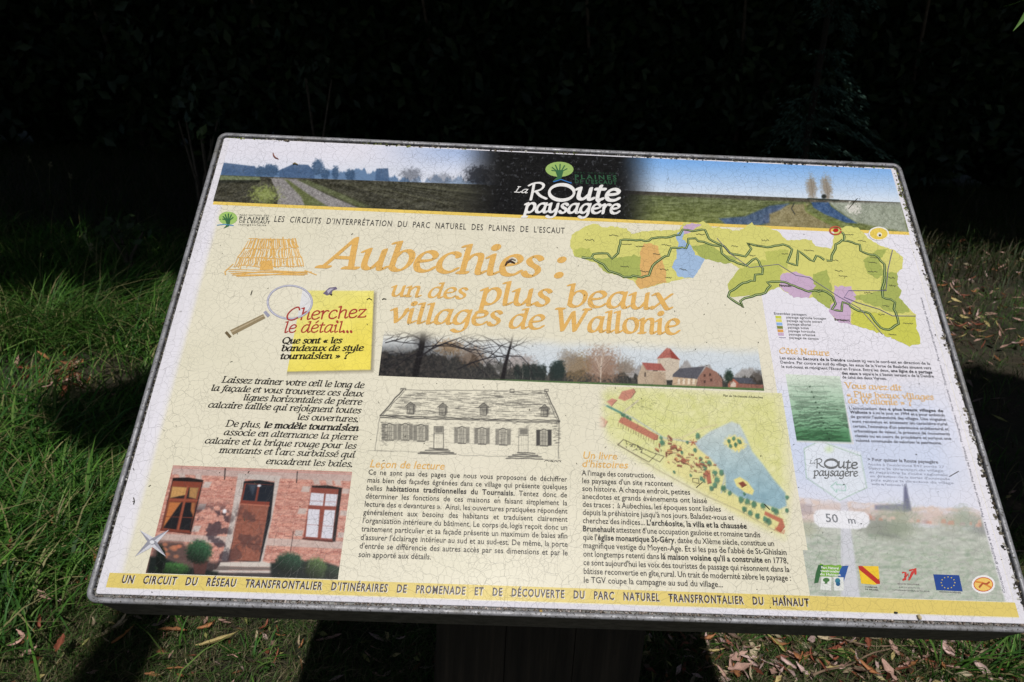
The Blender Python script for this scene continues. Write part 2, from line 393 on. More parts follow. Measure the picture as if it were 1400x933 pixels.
# ------------------------------------------------------------------ painting of the printed pictures (colours on the vertices of fine sheets)
_NT = rng.random((256, 256))
def vn(x, y, seed=0):
    x = x + seed * 17.3; y = y + seed * 9.1
    xi = np.floor(x).astype(int); yi = np.floor(y).astype(int); fx = x - xi; fy = y - yi
    fx = fx * fx * (3 - 2 * fx); fy = fy * fy * (3 - 2 * fy)
    g = lambda i, j: _NT[(xi + i) & 255, (yi + j) & 255]
    return (g(0, 0) * (1 - fx) + g(1, 0) * fx) * (1 - fy) + (g(0, 1) * (1 - fx) + g(1, 1) * fx) * fy
def fbm(x, y, seed=0, o=4):
    s = 0; a = .5; t = 0
    for i in range(o): s = s + a * vn(x * 2 ** i, y * 2 ** i, seed + i * 3); t += a; a *= .55
    return s / t
def sst(x, a, c):
    t = np.clip((x - a) / (c - a), 0, 1); return t * t * (3 - 2 * t)
class Pic:
    def __init__(s, x0, y1, x1, y0, d=0.00088, base=(230, 225, 205)):
        s.nx = int((x1 - x0) / d) + 1; s.ny = int((y1 - y0) / d) + 1
        s.X, s.Y = np.meshgrid(np.linspace(x0, x1, s.nx), np.linspace(y1, y0, s.ny))
        s.x, s.y = unb(s.X, s.Y)
        s.C = np.empty(s.X.shape + (3,)); s.C[:] = base
        s.hide = None
    def win(s, x0, y0, x1, y1):
        mk = (s.x >= x0) & (s.x <= x1) & (s.y >= y0) & (s.y <= y1)
        r = np.where(mk.any(1))[0]; c = np.where(mk.any(0))[0]
        if not len(r) or not len(c): return None
        return slice(r[0], r[-1] + 1), slice(c[0], c[-1] + 1)
    def fill(s, col, mk, k=1.0):
        if mk is None: return
        sl, q = mk; q = (q * k)[..., None]
        col = np.asarray(col, float)
        if col.ndim == 3 and col.shape[:2] == s.x.shape: col = col[sl]
        s.C[sl] = s.C[sl] * (1 - q) + col * q
    def full(s, q): return (slice(None), slice(None)), q
    def poly(s, P, soft=.7):
        P = np.asarray(P, float); g = soft + 1
        w_ = s.win(P[:, 0].min() - g, P[:, 1].min() - g, P[:, 0].max() + g, P[:, 1].max() + g)
        if w_ is None: return None
        x, y = s.x[w_], s.y[w_]; ins = np.zeros(x.shape, bool); d = np.full(x.shape, 1e9)
        for (ax, ay), (bx, by) in zip(P, np.roll(P, -1, 0)):
            if ay != by:
                c = ((ay > y) != (by > y)) & (x < (bx - ax) * (y - ay) / (by - ay) + ax); ins ^= c
            dx, dy = bx - ax, by - ay; t = np.clip(((x - ax) * dx + (y - ay) * dy) / (dx * dx + dy * dy + 1e-9), 0, 1)
            d = np.minimum(d, np.hypot(x - ax - t * dx, y - ay - t * dy))
        return w_, np.clip(.5 + np.where(ins, d, -d) / (2 * soft), 0, 1)
    def line(s, P, wd, soft=.5, w1=None):
        P = np.asarray(P, float); g = wd + soft + 1
        w_ = s.win(P[:, 0].min() - g, P[:, 1].min() - g, P[:, 0].max() + g, P[:, 1].max() + g)
        if w_ is None: return None
        x, y = s.x[w_], s.y[w_]; q = np.zeros(x.shape); n = len(P) - 1
        for i in range(n):
            (ax, ay), (bx, by) = P[i], P[i + 1]
            dx, dy = bx - ax, by - ay; t = np.clip(((x - ax) * dx + (y - ay) * dy) / (dx * dx + dy * dy + 1e-9), 0, 1)
            ww = wd if w1 is None else wd + (w1 - wd) * (i + t) / n
            q = np.maximum(q, np.clip((ww / 2 + soft - np.hypot(x - ax - t * dx, y - ay - t * dy)) / (2 * soft), 0, 1) * np.clip(ww / .7, 0, 1))
        return w_, q
    def ell(s, cx, cy, rx, ry, rot=0, soft=.12, rag=0, seed=0):
        g = max(rx, ry) * (1.3 + rag) + 2; w_ = s.win(cx - g, cy - g, cx + g, cy + g)
        if w_ is None: return None
        x, y = s.x[w_] - cx, s.y[w_] - cy; c, n = math.cos(rot), math.sin(rot)
        u, v = (x * c + y * n) / rx, (-x * n + y * c) / ry
        r = np.hypot(u, v)
        if rag: r = r + rag * (fbm(s.x[w_] * .45, s.y[w_] * .45, seed, 3) - .5) * 2
        return w_, np.clip(.5 + (1 - r) / (2 * soft), 0, 1)
    def grain(s, amt, sc=.8, seed=3, mk=None):
        g = (fbm(s.x * sc, s.y * sc, seed, 3) - .5) * 2 * amt
        if mk is not None:
            sl, q = mk; s.C[sl] += (g[sl] * q)[..., None]
        else: s.C += g[..., None]
    def obj(s, name, z, parent, keep=None):
        s.C = np.clip(s.C, 3, 250)
        V = np.column_stack([s.X.ravel(), s.Y.ravel(), np.full(s.X.size, z)])
        i = np.arange(s.X.size).reshape(s.X.shape)
        F = np.stack([i[1:, :-1].ravel(), i[1:, 1:].ravel(), i[:-1, 1:].ravel(), i[:-1, :-1].ravel()], 1)
        if keep is not None:
            kk = (keep[1:, :-1] & keep[1:, 1:] & keep[:-1, 1:] & keep[:-1, :-1]).ravel(); F = F[kk]
        return mesh(name, V, F, lin(s.C.reshape(-1, 3)), M_PRINT, parent)

# ------------------------------------------------------------------ the information board
BW, BH = 1.0, 0.6529
board = empty('information_board', (ORG.x + 0.5, 0.98, 0))
tag(board, 'sloping French information board with pictures and map, grey metal frame on a wooden post', 'information board')
def place(o):                          # a part that lies in the board's own slope
    o.parent = board; o.location = ORG - board.location; o.rotation_euler = (TAU, 0, 0); return o
def rr(ins, r, z, k=7):
    x0, x1, y0, y1 = ins, BW - ins, -BH + ins, -ins; P = []
    for cx, cy, a0 in ((x1 - r, y1 - r, 0), (x0 + r, y1 - r, 90), (x0 + r, y0 + r, 180), (x1 - r, y0 + r, 270)):
        for i in range(k):
            a = rad(a0 + 90 * i / (k - 1)); P.append((cx + r * math.cos(a), cy + r * math.sin(a), z))
    return P
def loft(name, loops, mat, cap0=False, cap1=False, cols=None, smooth_=False):
    n = len(loops[0]); V = [p for l in loops for p in l]; F = []
    for i in range(len(loops) - 1):
        for j in range(n):
            k = (j + 1) % n; F.append([i * n + j, (i + 1) * n + j, (i + 1) * n + k, i * n + k])
    if cap0: F.append(list(range(n)))
    if cap1: F.append([(len(loops) - 1) * n + j for j in range(n)][::-1])
    return place(mesh(name, V, F, None, mat, None, smooth_))
R0 = .0125
loft('tray', [rr(.010, .004, -.0042), rr(.0056, .007, -.0040), rr(.0054, .007, -.0022), rr(.0016, R0 - .001, -.0022), rr(.0012, R0 - .001, -.004), rr(.0012, R0 - .001, -.078), rr(.003, R0 - .002, -.084), rr(.012, .006, -.086)], M_TRAY, True, True)
rim_prof = [(.0000, -.0030), (.0000, .0006), (.0007, .0014), (.0022, .0019), (.0044, .0018), (.0055, .0011), (.0058, -.0002), (.0058, -.0030)]
loft('rim', [rr(i, max(R0 - i, .0035), z) for i, z in rim_prof], M_ALU, smooth_=True)
PI_ = .0090
pb = Bag()
lp = [rr(PI_, .0028, -.0034), rr(PI_, .0028, -.0004), rr(PI_ + .0004, .0026, -.00008)]
V = np.array([p for l in lp for p in l]); n = len(lp[0]); F = []
for i in range(2):
    for j in range(n):
        k = (j + 1) % n; F += [[i * n + j, (i + 1) * n + j, (i + 1) * n + k], [i * n + j, (i + 1) * n + k, i * n + k]]
F += [[2 * n, 2 * n + j + 1, 2 * n + j] for j in range(1, n - 1)]
F = [f[::-1] for f in F]
pb.add(V, F, lin((235, 232, 240)))
panel = place(pb.obj('print_panel', M_PRINT))
YEL = (226, 204, 116); CREAM = (231, 225, 204); WHITE = (233, 230, 239); ORA = (229, 182, 104); INK = (46, 44, 44)

# cream field with a soft edge
P = Pic(.0180, -.1300, .9820, -.6385, d=.0052)
u = sst(P.X, .0265, .0335)
col = np.array(WHITE, float) * (1 - u[..., None]) + np.array(CREAM, float) * u[..., None]
col += (fbm(P.X * 9, P.Y * 9, 2)[..., None] - .5) * np.array([6, 5, 9])
P.C[:] = col
P.obj('cream_background', .00004, panel)

# --- banner of two landscapes
P = Pic(.0180, -.0113, .9838, -.1262, d=.00078, base=(228, 226, 238)); x, y = P.x, P.y
P.C[:] = np.array([229, 227, 238])
t1 = sst(x, 480, 650); t2 = sst(y, 206, 245)
P.fill((150, 178, 225), P.full(t1 * (1 - t2) * .75)); P.fill((205, 222, 240), P.full(t2 * .35))
hor = 240 + (x - 304) * .036
rag = fbm(x * .12, x * 0, 5, 4)
tree = sst(y, hor - 22 + 26 * (1 - rag) * np.where(x > 520, 1.15, .62), hor - 20 + 26 * (1 - rag) * np.where(x > 520, 1.15, .62) + 1.5)
P.fill((92, 122, 160), P.full(tree * (y < hor) * np.where(x > 560, .55, .9)))
c = crop(280, 180)
for pts in (c((80, 142), (150, 150), (230, 160), (230, 215), (75, 215)), c((338, 178), (400, 150), (470, 152), (500, 180), (500, 216), (340, 214)), c((782, 170), (835, 168), (842, 228), (776, 224))):
    P.fill(np.array((74, 98, 132)) + (fbm(x * .5, y * .5, 18)[..., None] - .5) * 36, P.poly(pts, .8), .92)
for cx, cy, rx, ry in ((515, 165, 26, 36), (596, 190, 16, 32), (664, 200, 24, 26), (548, 195, 20, 26), (300, 180, 40, 28), (250, 185, 22, 25)):
    q = c((cx, cy))[0]; P.fill(np.array((66, 90, 120)) + (fbm(x * .7, y * .7, 28)[..., None] - .5) * 50, P.ell(*q, rx / 3.33, ry / 3.33, 0, .2, .35, cx), .92)
for cx, cy, rx, ry, k in ((940, 200, 45, 30, .5), (1250, 205, 60, 45, .9), (1080, 215, 60, 22, .35)):
    q = c((cx, cy))[0]; P.fill((52, 56, 66), P.ell(*q, rx / 3.33, ry / 3.33, 0, .35, .6, cx), k)
f = sst(y, hor - .6, hor + .6)
n1 = fbm(x * .5, y * .9, 8, 4); n2 = fbm(x * .05, y * .25, 4, 3)
fld = np.stack([60 + 60 * (n1 - .4), 59 + 58 * (n1 - .4), 50 + 46 * (n1 - .4)], -1) + (n2[..., None] - .5) * 40
P.fill(fld, P.full(f))
P.fill((128, 140, 105), P.poly(c((70, 200), (250, 208), (255, 222), (66, 222)), 1), .8)
P.fill((38, 40, 34), P.poly(c((64, 222), (255, 222), (250, 232), (60, 236)), 1), .8)
road = P.poly(c((300, 212), (360, 214), (420, 218), (560, 290), (705, 350), (330, 336), (335, 290)), 1.0)
P.fill((146, 142, 142), road, .95); P.grain(26, 1.1, 21, road)
P.fill((96, 104, 62), P.poly(c((362, 218), (378, 220), (470, 285), (560, 342), (455, 338), (440, 300)), 1.2), .9)
P.fill((150, 162, 92), P.ell(*c((272, 290))[0], 17, 12, .1, .5, .8, 3), .8)
P.fill((112, 122, 80), P.poly(c((420, 222), (470, 222), (640, 290), (760, 345), (700, 345), (560, 285)), 1.5), .6)
for k in range(60):
    xx = 560 + 1100 * rng.random(); P.fill((40, 40, 32) if k % 2 else (104, 104, 84), P.line(c((430 + (xx - 560) * .5 + 60, 226 + (xx - 560) * .02), (xx + 160, 300 + 60 * rng.random())), .7 + .6 * rng.random(), .6), .28)
P.grain(22, 1.1, 31, P.full(f * (1 - sst(x, 600, 650)))); P.grain(24, .35, 33, P.full(f * (1 - sst(x, 600, 650))))
dk = sst(x, 622 - (y - 210) * .1, 688) * (1 - sst(x, 846 - 8 * fbm(x * .1, y * .1, 4), 905))
# right-hand landscape, before the black middle goes over it
hr = 262 + (x - 880) * .043; r_ = sst(x, 780, 800)
u = np.clip((y - 215 - (x - 880) * .03) / 48, 0, 1)[..., None]
skyc = np.array([118, 172, 236]) * (1 - u) + np.array([214, 226, 242]) * u
P.fill(skyc, P.full(r_)); g_ = sst(y, hr - .5, hr + .6) * r_
n3 = fbm(x * .10, y * .75, 12, 4); dd = np.clip((y - hr) / 45, 0, 1)
gr = np.stack([100 + 70 * (n3 - .5) + 20 * dd, 108 + 70 * (n3 - .5) + 20 * dd, 74 + 60 * (n3 - .5)], -1)
P.fill(gr, P.full(g_)); P.fill((78, 68, 66), P.full(g_ * (1 - sst(y, hr + 3, hr + 7)) * .75))
c = crop(980, 200)
P.fill((164, 170, 158), P.poly(c((510, 255), (840, 258), (870, 395), (640, 350), (560, 300)), 1.5), .85)
P.fill((150, 138, 104), P.poly(c((240, 290), (330, 268), (420, 262), (400, 290), (460, 330), (540, 375), (240, 372), (200, 340)), 1.5), .9)
P.fill((72, 92, 130), P.poly(c((10, 330), (130, 320), (240, 272), (330, 262), (290, 290), (240, 310), (240, 350), (200, 360), (40, 358)), 1.5), .85)
P.fill((66, 92, 134), P.poly(c((430, 256), (510, 256), (520, 275), (570, 310), (640, 352), (590, 350), (490, 310), (440, 280)), 1), .95)
P.fill((52, 56, 60), P.line(c((352, 262), (340, 285), (355, 310)), 1.5), .7)
P.fill((120, 132, 70), P.line(c((400, 262), (410, 300), (500, 345), (560, 350)), 2.5, 1.2), .8)
P.grain(22, .9, 41, P.full(g_)); P.grain(26, .25, 43, P.full(g_))
for cx, w_ in ((432, 21), (500, 24)):
    P.fill((150, 138, 122), P.ell(*c((cx, 192))[0], w_ / 3.33, 15, -.12, .4, .5, cx), .9)
    P.fill((110, 100, 88), P.line(c((cx - 4, 150), (cx + 8, 238)), .8), .6)
P.fill((48, 56, 48), P.line(c((415, 240), (555, 247)), 2), .9); P.fill((40, 44, 40), P.ell(*c((488, 230))[0], 3.4, 3, 0, .3), .95)
bk = np.stack([25 + 0 * x, 25 + 0 * x, 26 + 0 * x], -1) + (fbm(x * .25, y * .25, 51, 4)[..., None] - .5) * 16
P.fill(bk, P.full(dk))
sc_ = fbm(x * .35, y * .35, 71, 4)
P.fill((95, 98, 104), P.full(dk * sst(sc_, .66, .74) * .5))
P.fill((226, 222, 214), P.ell(*c((622, 285))[0], 9, 7, .2, .3, .9, 8), .85)
P.obj('banner_landscapes', .00010, panel)

# --- house photograph
c = crop(100, 620)
P = Pic(.0548, -.5032, .2562, -.6218, d=.00080, base=(198, 180, 172)); x, y, X, Y = P.x, P.y, P.X, P.Y
bw_, bh_ = .0044, .00175; row = np.floor(Y / bh_); fx = (X / bw_ + .5 * (row % 2)) % 1; fy = (Y / bh_) % 1
mort = np.maximum(np.abs(fx - .5) > .42, (np.abs(fy - .5) > .33)) * 1.0
bid = _NT[(np.floor(X / bw_ + .5 * (row % 2)).astype(int)) & 255, row.astype(int) & 255]
brick = np.stack([194 + 40 * (bid - .5), 134 + 40 * (bid - .5), 120 + 34 * (bid - .5)], -1)
wall = brick * (1 - mort[..., None] * .30) + np.array([214, 190, 176]) * mort[..., None] * .30 + (fbm(x * .5, y * .5, 91)[..., None] - .5) * 46
P.C[:] = wall
stone = lambda *p, k=.95, col=(196, 184, 178): P.fill(np.array(col) + (fbm(x * .4, y * .4, 6)[..., None] - .5) * 34, P.poly(c(*p), .8), k)
stone((455, 60), (1270, 90), (1268, 128), (450, 96), k=.85, col=(192, 172, 166))
P.fill((214, 120, 108), P.line(c((460, 66), (1268, 96)), .9), .6)
stone((395, 366), (1238, 402), (1228, 436), (388, 398), k=.75)
for dy in range(0, 5):
    a = 130 + dy * 50
    if dy % 2 == 0:
        k_ = dy * 10
        stone((600 - k_ * 1.2, a), (632 - k_ * 1.2, a + 1), (620 - k_ * 1.2, a + 28), (588 - k_ * 1.2, a + 27), k=.9)
    stone((1046 - dy * 8, 150 + dy * 50), (1082 - dy * 8, 152 + dy * 50), (1075 - dy * 8, 178 + dy * 50), (1038 - dy * 8, 176 + dy * 50), k=.85 if dy % 2 == 0 else 0)
    stone((1228 - dy * 5, 160 + dy * 50), (1260, 162 + dy * 50), (1256, 186 + dy * 50), (1225 - dy * 5, 184 + dy * 50), k=.85 if dy % 2 == 0 else .1)
for p0 in ((480, 92), (555, 96), (1092, 118), (1150, 120), (1190, 122)):
    stone((p0[0], p0[1]), (p0[0] + 28, p0[1] + 1), (p0[0] + 34, p0[1] + 26), (p0[0] + 6, p0[1] + 24), k=.8)
stone((752, 92), (945, 104), (905, 300), (862, 505), (835, 500), (870, 300), (918, 128), (784, 118), (742, 300), (704, 492), (675, 490), (718, 300), k=1)
# left window
P.fill((34, 28, 28), P.poly(c((455, 112), (525, 110), (594, 122), (536, 370), (398, 352)), .6))
P.fill((132, 66, 50), P.poly(c((455, 126), (588, 132), (530, 362), (400, 350)), .6))
P.fill((38, 34, 36), P.poly(c((452, 152), (520, 156), (504, 206), (440, 204)), .6)); P.fill((38, 34, 36), P.poly(c((528, 156), (572, 158), (560, 208), (516, 206)), .6))
P.fill((30, 28, 32), P.poly(c((438, 222), (500, 224), (470, 348), (408, 340)), .6)); P.fill((28, 28, 32), P.poly(c((512, 224), (558, 226), (532, 352), (484, 348)), .6))
P.fill((206, 158, 98), P.poly(c((452, 152), (520, 156), (512, 190), (442, 204)), 1), .95)
P.fill((198, 148, 92), P.poly(c((532, 156), (572, 158), (560, 208), (528, 200)), 1), .85)
P.fill((196, 120, 70), P.poly(c((438, 222), (492, 224), (452, 280), (410, 340)), 1), .95)
P.fill((180, 112, 70), P.poly(c((540, 225), (558, 226), (548, 288), (536, 262)), 1), .9)
for k in range(7): P.fill((140, 88, 50), P.line(c((446 + k * 16, 154), (434 + k * 16, 205)), .5), .4)
P.fill((150, 82, 62), P.line(c((440, 212), (566, 216)), 2)); P.fill((120, 60, 46), P.line(c((424, 288), (546, 294)), .9))
P.fill((150, 82, 62), P.line(c((523, 152), (478, 350)), 2.0)); P.fill((118, 60, 48), P.line(c((400, 350), (534, 362)), 2.6))
# door
P.fill((26, 28, 34), P.poly(c((778, 128), (850, 122), (918, 134), (900, 300), (852, 500), (706, 488), (765, 225)), .7))
P.fill((128, 62, 50), P.poly(c((782, 136), (908, 144), (893, 240), (760, 230)), .6)); P.fill((30, 36, 48), P.poly(c((788, 140), (842, 143), (828, 218), (772, 214)), .6)); P.fill((26, 32, 42), P.poly(c((852, 143), (914, 146), (898, 222), (838, 219)), .6))
P.fill((120, 132, 150), P.poly(c((800, 142), (836, 144), (818, 190)), 2), .35); P.fill((225, 228, 236), P.ell(*c((848, 148))[0], 2.6, 1.6, 0, .3), .9)
dr = P.poly(c((764, 228), (892, 238), (848, 494), (708, 488)), .7); P.fill((146, 90, 74), dr); P.grain(16, .35, 5, dr)
P.fill((176, 108, 88), P.line(c((764, 232), (892, 240)), 1.6)); P.fill((108, 52, 42), P.line(c((748, 300), (878, 308)), .8), .6); P.fill((108, 52, 42), P.line(c((724, 408), (862, 418)), .8), .7)
P.fill((112, 56, 46), P.line(c((818, 236), (806, 300)), .6), .4)
# right window
P.fill((36, 26, 26), P.poly(c((1086, 148), (1160, 146), (1226, 158), (1195, 404), (1180, 402)), .6))
P.fill((140, 72, 60), P.poly(c((1086, 156), (1210, 164), (1180, 402), (1048, 390)), .6))
for p in (((1084, 180), (1144, 184), (1138, 240), (1076, 236)), ((1152, 185), (1206, 188), (1198, 242), (1146, 240)), ((1072, 254), (1124, 257), (1114, 384), (1060, 380)), ((1146, 258), (1194, 260), (1180, 390), (1130, 386))):
    P.fill((214, 212, 222), P.poly(c(*p), .6)); P.grain(14, .8, 9, P.poly(c(*p), .6))
    a, b2, c2, d2 = p; P.fill((150, 90, 84), P.line(c(((a[0] + d2[0]) / 2, (a[1] + d2[1]) / 2 + 8), ((b2[0] + c2[0]) / 2, (b2[1] + c2[1]) / 2 + 8)), .7), .6)
P.fill((92, 44, 38), P.line(c((1048, 390), (1182, 402)), 2.4))
# shade of leaves, base, bushes, steps
shd = fbm(x * .06, y * .06, 15, 4)
P.fill((50, 42, 52), P.full(sst(shd, .44, .56) * .72 * sst(x, 262, 272) * (1 - sst(x, 308, 318)) * sst(y, 680, 705)))
P.fill((50, 38, 44), P.full(sst(shd, .50, .62) * .42 * (x > 310) * (x < 360) * sst(y, 680, 705)))
P.fill((60, 52, 52), P.poly(c((380, 400), (500, 405), (560, 490), (700, 500), (660, 560), (330, 545)), 3), .75)
for k in range(14):
    q = (395 + 90 * rng.random(), 415 + 75 * rng.random()); P.fill((176 + 30 * rng.random(), 122, 92), P.ell(*c(q)[0], 3.6, 2.4, 0, .4), .7)
P.fill((206, 196, 188), P.poly(c((672, 497), (870, 494), (905, 504), (905, 520), (662, 516)), .8)); P.fill((120, 108, 104), P.poly(c((662, 516), (905, 520), (905, 534), (650, 530)), .8)); P.fill((196, 186, 180), P.poly(c((640, 532), (908, 535), (908, 546), (625, 544)), .8)); P.fill((70, 64, 66), P.poly(c((620, 545), (905, 546), (900, 575), (610, 560)), .8))
P.fill((24, 32, 30), P.poly(c((350, 470), (420, 480), (520, 520), (660, 540), (660, 575), (336, 548)), 2))
P.fill((26, 34, 32), P.poly(c((900, 500), (1080, 490), (1160, 500), (1218, 520), (1212, 582), (900, 572)), 2))
def bush(cx, cy, rx, ry, col, sd):
    q = c((cx, cy))[0]; mk = P.ell(*q, rx / 3.33, ry / 3.33, 0, .18, .22, sd)
    sl = mk[0]; yy = (P.y[sl] - q[1]) / (ry / 3.33); xx = (P.x[sl] - q[0]) / (rx / 3.33)
    l_ = np.clip(.72 - .38 * yy + .18 * xx, .2, 1.3) * (.55 + .9 * fbm(P.x[sl] * .9, P.y[sl] * .9, sd, 3))
    P.C[sl] = P.C[sl] * (1 - mk[1][..., None]) + (np.array(col) * .72 * l_[..., None]) * mk[1][..., None]
P.fill((86, 54, 50), P.poly(c((545, 490), (615, 492), (600, 552), (552, 550)), .8), .9)
bush(572, 450, 58, 52, (70, 124, 84), 3); bush(455, 528, 74, 30, (84, 140, 74), 5); bush(985, 500, 62, 46, (62, 104, 78), 7)
bush(1108, 528, 52, 48, (110, 140, 84), 9); bush(1185, 545, 36, 32, (60, 84, 60), 11); bush(400, 480, 22, 60, (30, 48, 38), 13)
P.fill((26, 24, 26), P.line(c((693, 70), (690, 118)), 1.5), .9); P.fill((30, 28, 30), P.line(c((1022, 84), (1018, 134)), 1.3), .9); P.fill((60, 46, 46), P.line(c((1004, 358), (990, 452)), 1.1), .8)
P.fill((238, 238, 244), P.ell(*c((690, 264))[0], 2.6, 3, 0, .3), .95)
P.grain(9, 1.4, 77)
P.obj('house_photograph', .00010, panel)

# --- wide photograph of the village green (top fades into the cream)
P = Pic(.2724, -.3050, .7443, -.3812, d=.00082, base=CREAM); x, y = P.x, P.y
c = crop(500, 430); u = np.clip((y - 448) / 60, 0, 1)[..., None]
base_y = 515 + (x - 519) * .0350
skyv = np.array([222, 224, 222]) * (1 - u) + np.array([206, 216, 226]) * u
P.fill(skyv, P.full(sst(y + 4 * fbm(x * .05, y * .05, 3), 448 + (x - 526) * .03, 468 + (x - 526) * .045)))
tl = fbm(x * .055, x * 0, 9, 5)
far = base_y - 30 - 22 * (tl - .5) * 2 + np.where((x > 705) & (x < 765), 14, 0)
ft = np.stack([150 + 40 * (fbm(x * .4, y * .4, 2) - .5)] * 3, -1) * np.array([.98, .93, .9])
P.fill(ft, P.full(sst(y, far, far + 5) * .75))
near = base_y - 17 - 14 * (fbm(x * .09, x * 0, 19, 5) - .5) * 2 - 18 * (1 - sst(x, 610, 700))
nt_ = fbm(x * .5, y * .5, 33, 4)
P.fill(np.stack([54 + 70 * (nt_ - .45), 54 + 62 * (nt_ - .45), 52 + 50 * (nt_ - .45)], -1), P.full(sst(y, near, near + 4) * .95))
for cx, cy, rx, ry, cl, k in ((1075, 240, 75, 78, (152, 120, 100), .8), (960, 240, 60, 60, (140, 116, 84), .7), (920, 200, 40, 34, (140, 130, 120), .6), (1300 - 120, 240, 40, 40, (128, 112, 96), .6), (380, 150, 60, 32, (170, 132, 88), .75), (480, 190, 60, 40, (140, 110, 84), .6), (700, 220, 70, 34, (142, 124, 116), .6), (620, 240, 40, 30, (70, 70, 66), .8)):
    P.fill(cl, P.ell(*c((cx, cy))[0], rx / 3.33, ry / 3.33, 0, .35, .7, cx), k)
for cx in (690, 720, 740, 765, 790, 812, 850, 870, 890): P.fill((40, 48, 46), P.ell(*c((cx, 262 + rng.random() * 8))[0], 4.5, 10 + 2 * rng.random(), 0, .3, .4, cx), .95)
P.fill((38, 50, 48), P.ell(*c((878, 250))[0], 9, 12, 0, .3, .4, 5), .95)
for k in range(16):
    a = 2.2 * rng.random() - 1.1; L = 55 + 25 * rng.random(); x0 = 1072 + rng.normal() * 4
    P.fill((222, 208, 190), P.line(c((x0, 285 - k * 5), (x0 + math.sin(a) * L * .7, 285 - k * 5 - math.cos(a) * L)), .55, .4), .5)
P.fill((230, 218, 204), P.line(c((1070, 310), (1074, 200)), 1.1), .7)
# the dark near trees on the left
dkm = 1 - sst(x, 545, 700); n2 = fbm(x * .3, y * .3, 44, 5)
P.fill(np.stack([44 + 90 * (n2 - .45), 42 + 76 * (n2 - .45), 42 + 64 * (n2 - .45)], -1), P.full(np.clip(dkm * sst(y, 462, 492), 0, 1) * .92))
P.fill((40, 38, 42), P.ell(*c((262, 105))[0], 12, 13, 0, .7, .5, 4), .8)
P.fill((24, 22, 24), P.line(c((262, 90), (255, 150), (235, 230), (222, 300)), 7, 1.2, 9), .95)
P.fill((28, 26, 28), P.line(c((676, 75), (655, 160), (636, 230), (622, 304)), 1.6, .8, 6.5), .95)
def branch(P, p, ang, L, wd, depth, col, k=.85):
    pts = [p]; a = ang
    for i in range(4):
        a += rng.normal() * .16; pts.append((pts[-1][0] + math.cos(a) * L / 4, pts[-1][1] + math.sin(a) * L / 4))
    P.fill(col, P.line(pts, wd, .45, wd * .5), k)
    if depth:
        for i in (1, 2, 3, 4):
            branch(P, pts[i], a + rng.choice([-1, 1]) * (.4 + .4 * rng.random()), L * .55, wd * .6, depth - 1, col, k)
for p0, an, L, wd in (((262, 110), -.4, 60, 2.2), ((262, 120), -2.6, 55, 2.4), ((255, 150), -.15, 75, 2), ((240, 200), -.55, 85, 2.6), ((262, 90), -1.2, 24, 2), ((250, 170), 2.9, 50, 2), ((420, 250), -.45, 90, 2.2), ((655, 160), -.5, 40, 1.2), ((660, 130), -2.5, 40, 1.2), ((648, 200), -2.7, 60, 1.3), ((666, 110), -.9, 26, 1), ((500, 120), -.1, 60, 1.1), ((90, 130), -.3, 60, 1.6), ((120, 120), .2, 70, 1.4)):
    branch(P, c(p0)[0], an, L, wd, 2, (34, 32, 36))
# church, barn, houses
P.fill((206, 192, 174), P.poly(c((1330, 200), (1388, 190), (1430, 205), (1425, 300), (1330, 300)), .6)); P.fill((178, 108, 98), P.poly(c((1326, 202), (1372, 152), (1388, 158), (1432, 208), (1385, 198)), .6)); P.fill((152, 74, 66), P.poly(c((1385, 155), (1432, 208), (1392, 200)), .6))
P.fill((188, 168, 146), P.poly(c((1238, 290), (1262, 222), (1282, 256), (1365, 262), (1372, 320), (1240, 318)), .6)); P.fill((168, 98, 90), P.poly(c((1258, 220), (1345, 225), (1368, 258), (1280, 254)), .6))
P.fill((182, 160, 138), P.poly(c((1312, 272), (1335, 262), (1360, 285), (1372, 322), (1310, 320)), .6)); P.fill((72, 62, 58), P.poly(c((1270, 265), (1277, 265), (1277, 285), (1269, 285)), .5), .8)
c = crop(740, 500)
P.fill((196, 170, 142), P.poly(c((602, 48), (712, 62), (706, 96), (596, 90)), .6)); P.fill((92, 92, 100), P.poly(c((600, 40), (630, 14), (745, 4), (710, 62), (598, 52)), .6)); P.fill((150, 112, 98), P.poly(c((708, 96), (714, 55), (752, 6), (800, 30), (824, 62), (826, 100)), .6))
for cx in (622, 645, 668, 690): P.fill((238, 226, 206), P.poly(c((cx, 60), (cx + 10, 61), (cx + 9, 86), (cx - 1, 85)), .5), .8)
for cx, cy in ((740, 40), (765, 36), (770, 60), (740, 68)): P.fill((70, 50, 46), P.poly(c((cx, cy), (cx + 9, cy), (cx + 9, cy + 12), (cx, cy + 12)), .5), .8)
P.fill((176, 108, 90), P.poly(c((850, 70), (872, 56), (900, 80), (896, 104), (852, 100)), .6)); P.fill((84, 86, 96), P.poly(c((868, 54), (965, 58), (985, 84), (902, 80)), .6)); P.fill((146, 100, 88), P.poly(c((898, 82), (1012, 88), (1012, 106), (894, 104)), .6)); P.fill((222, 214, 200), P.poly(c((862, 80), (876, 72), (888, 82), (886, 98), (862, 98)), .5), .8)
P.fill((36, 54, 44), P.ell(*c((855, 50))[0], 6, 9, 0, .3, .4, 3), .95); P.fill((66, 58, 52), P.ell(*c((985, 55))[0], 8, 10, 0, .4, .6, 8), .7)
for k in range(60):
    cx = 640 + 400 * rng.random(); by = 512 + (cx - 519) * .035; h_ = 5 + 10 * rng.random()
    P.fill((196, 184, 168) if k % 3 else (50, 44, 42), P.line([(cx, by), (cx + rng.normal() * 1.2, by - h_ * .6), (cx + rng.normal() * 2.5, by - h_)], .45, .35), .45)
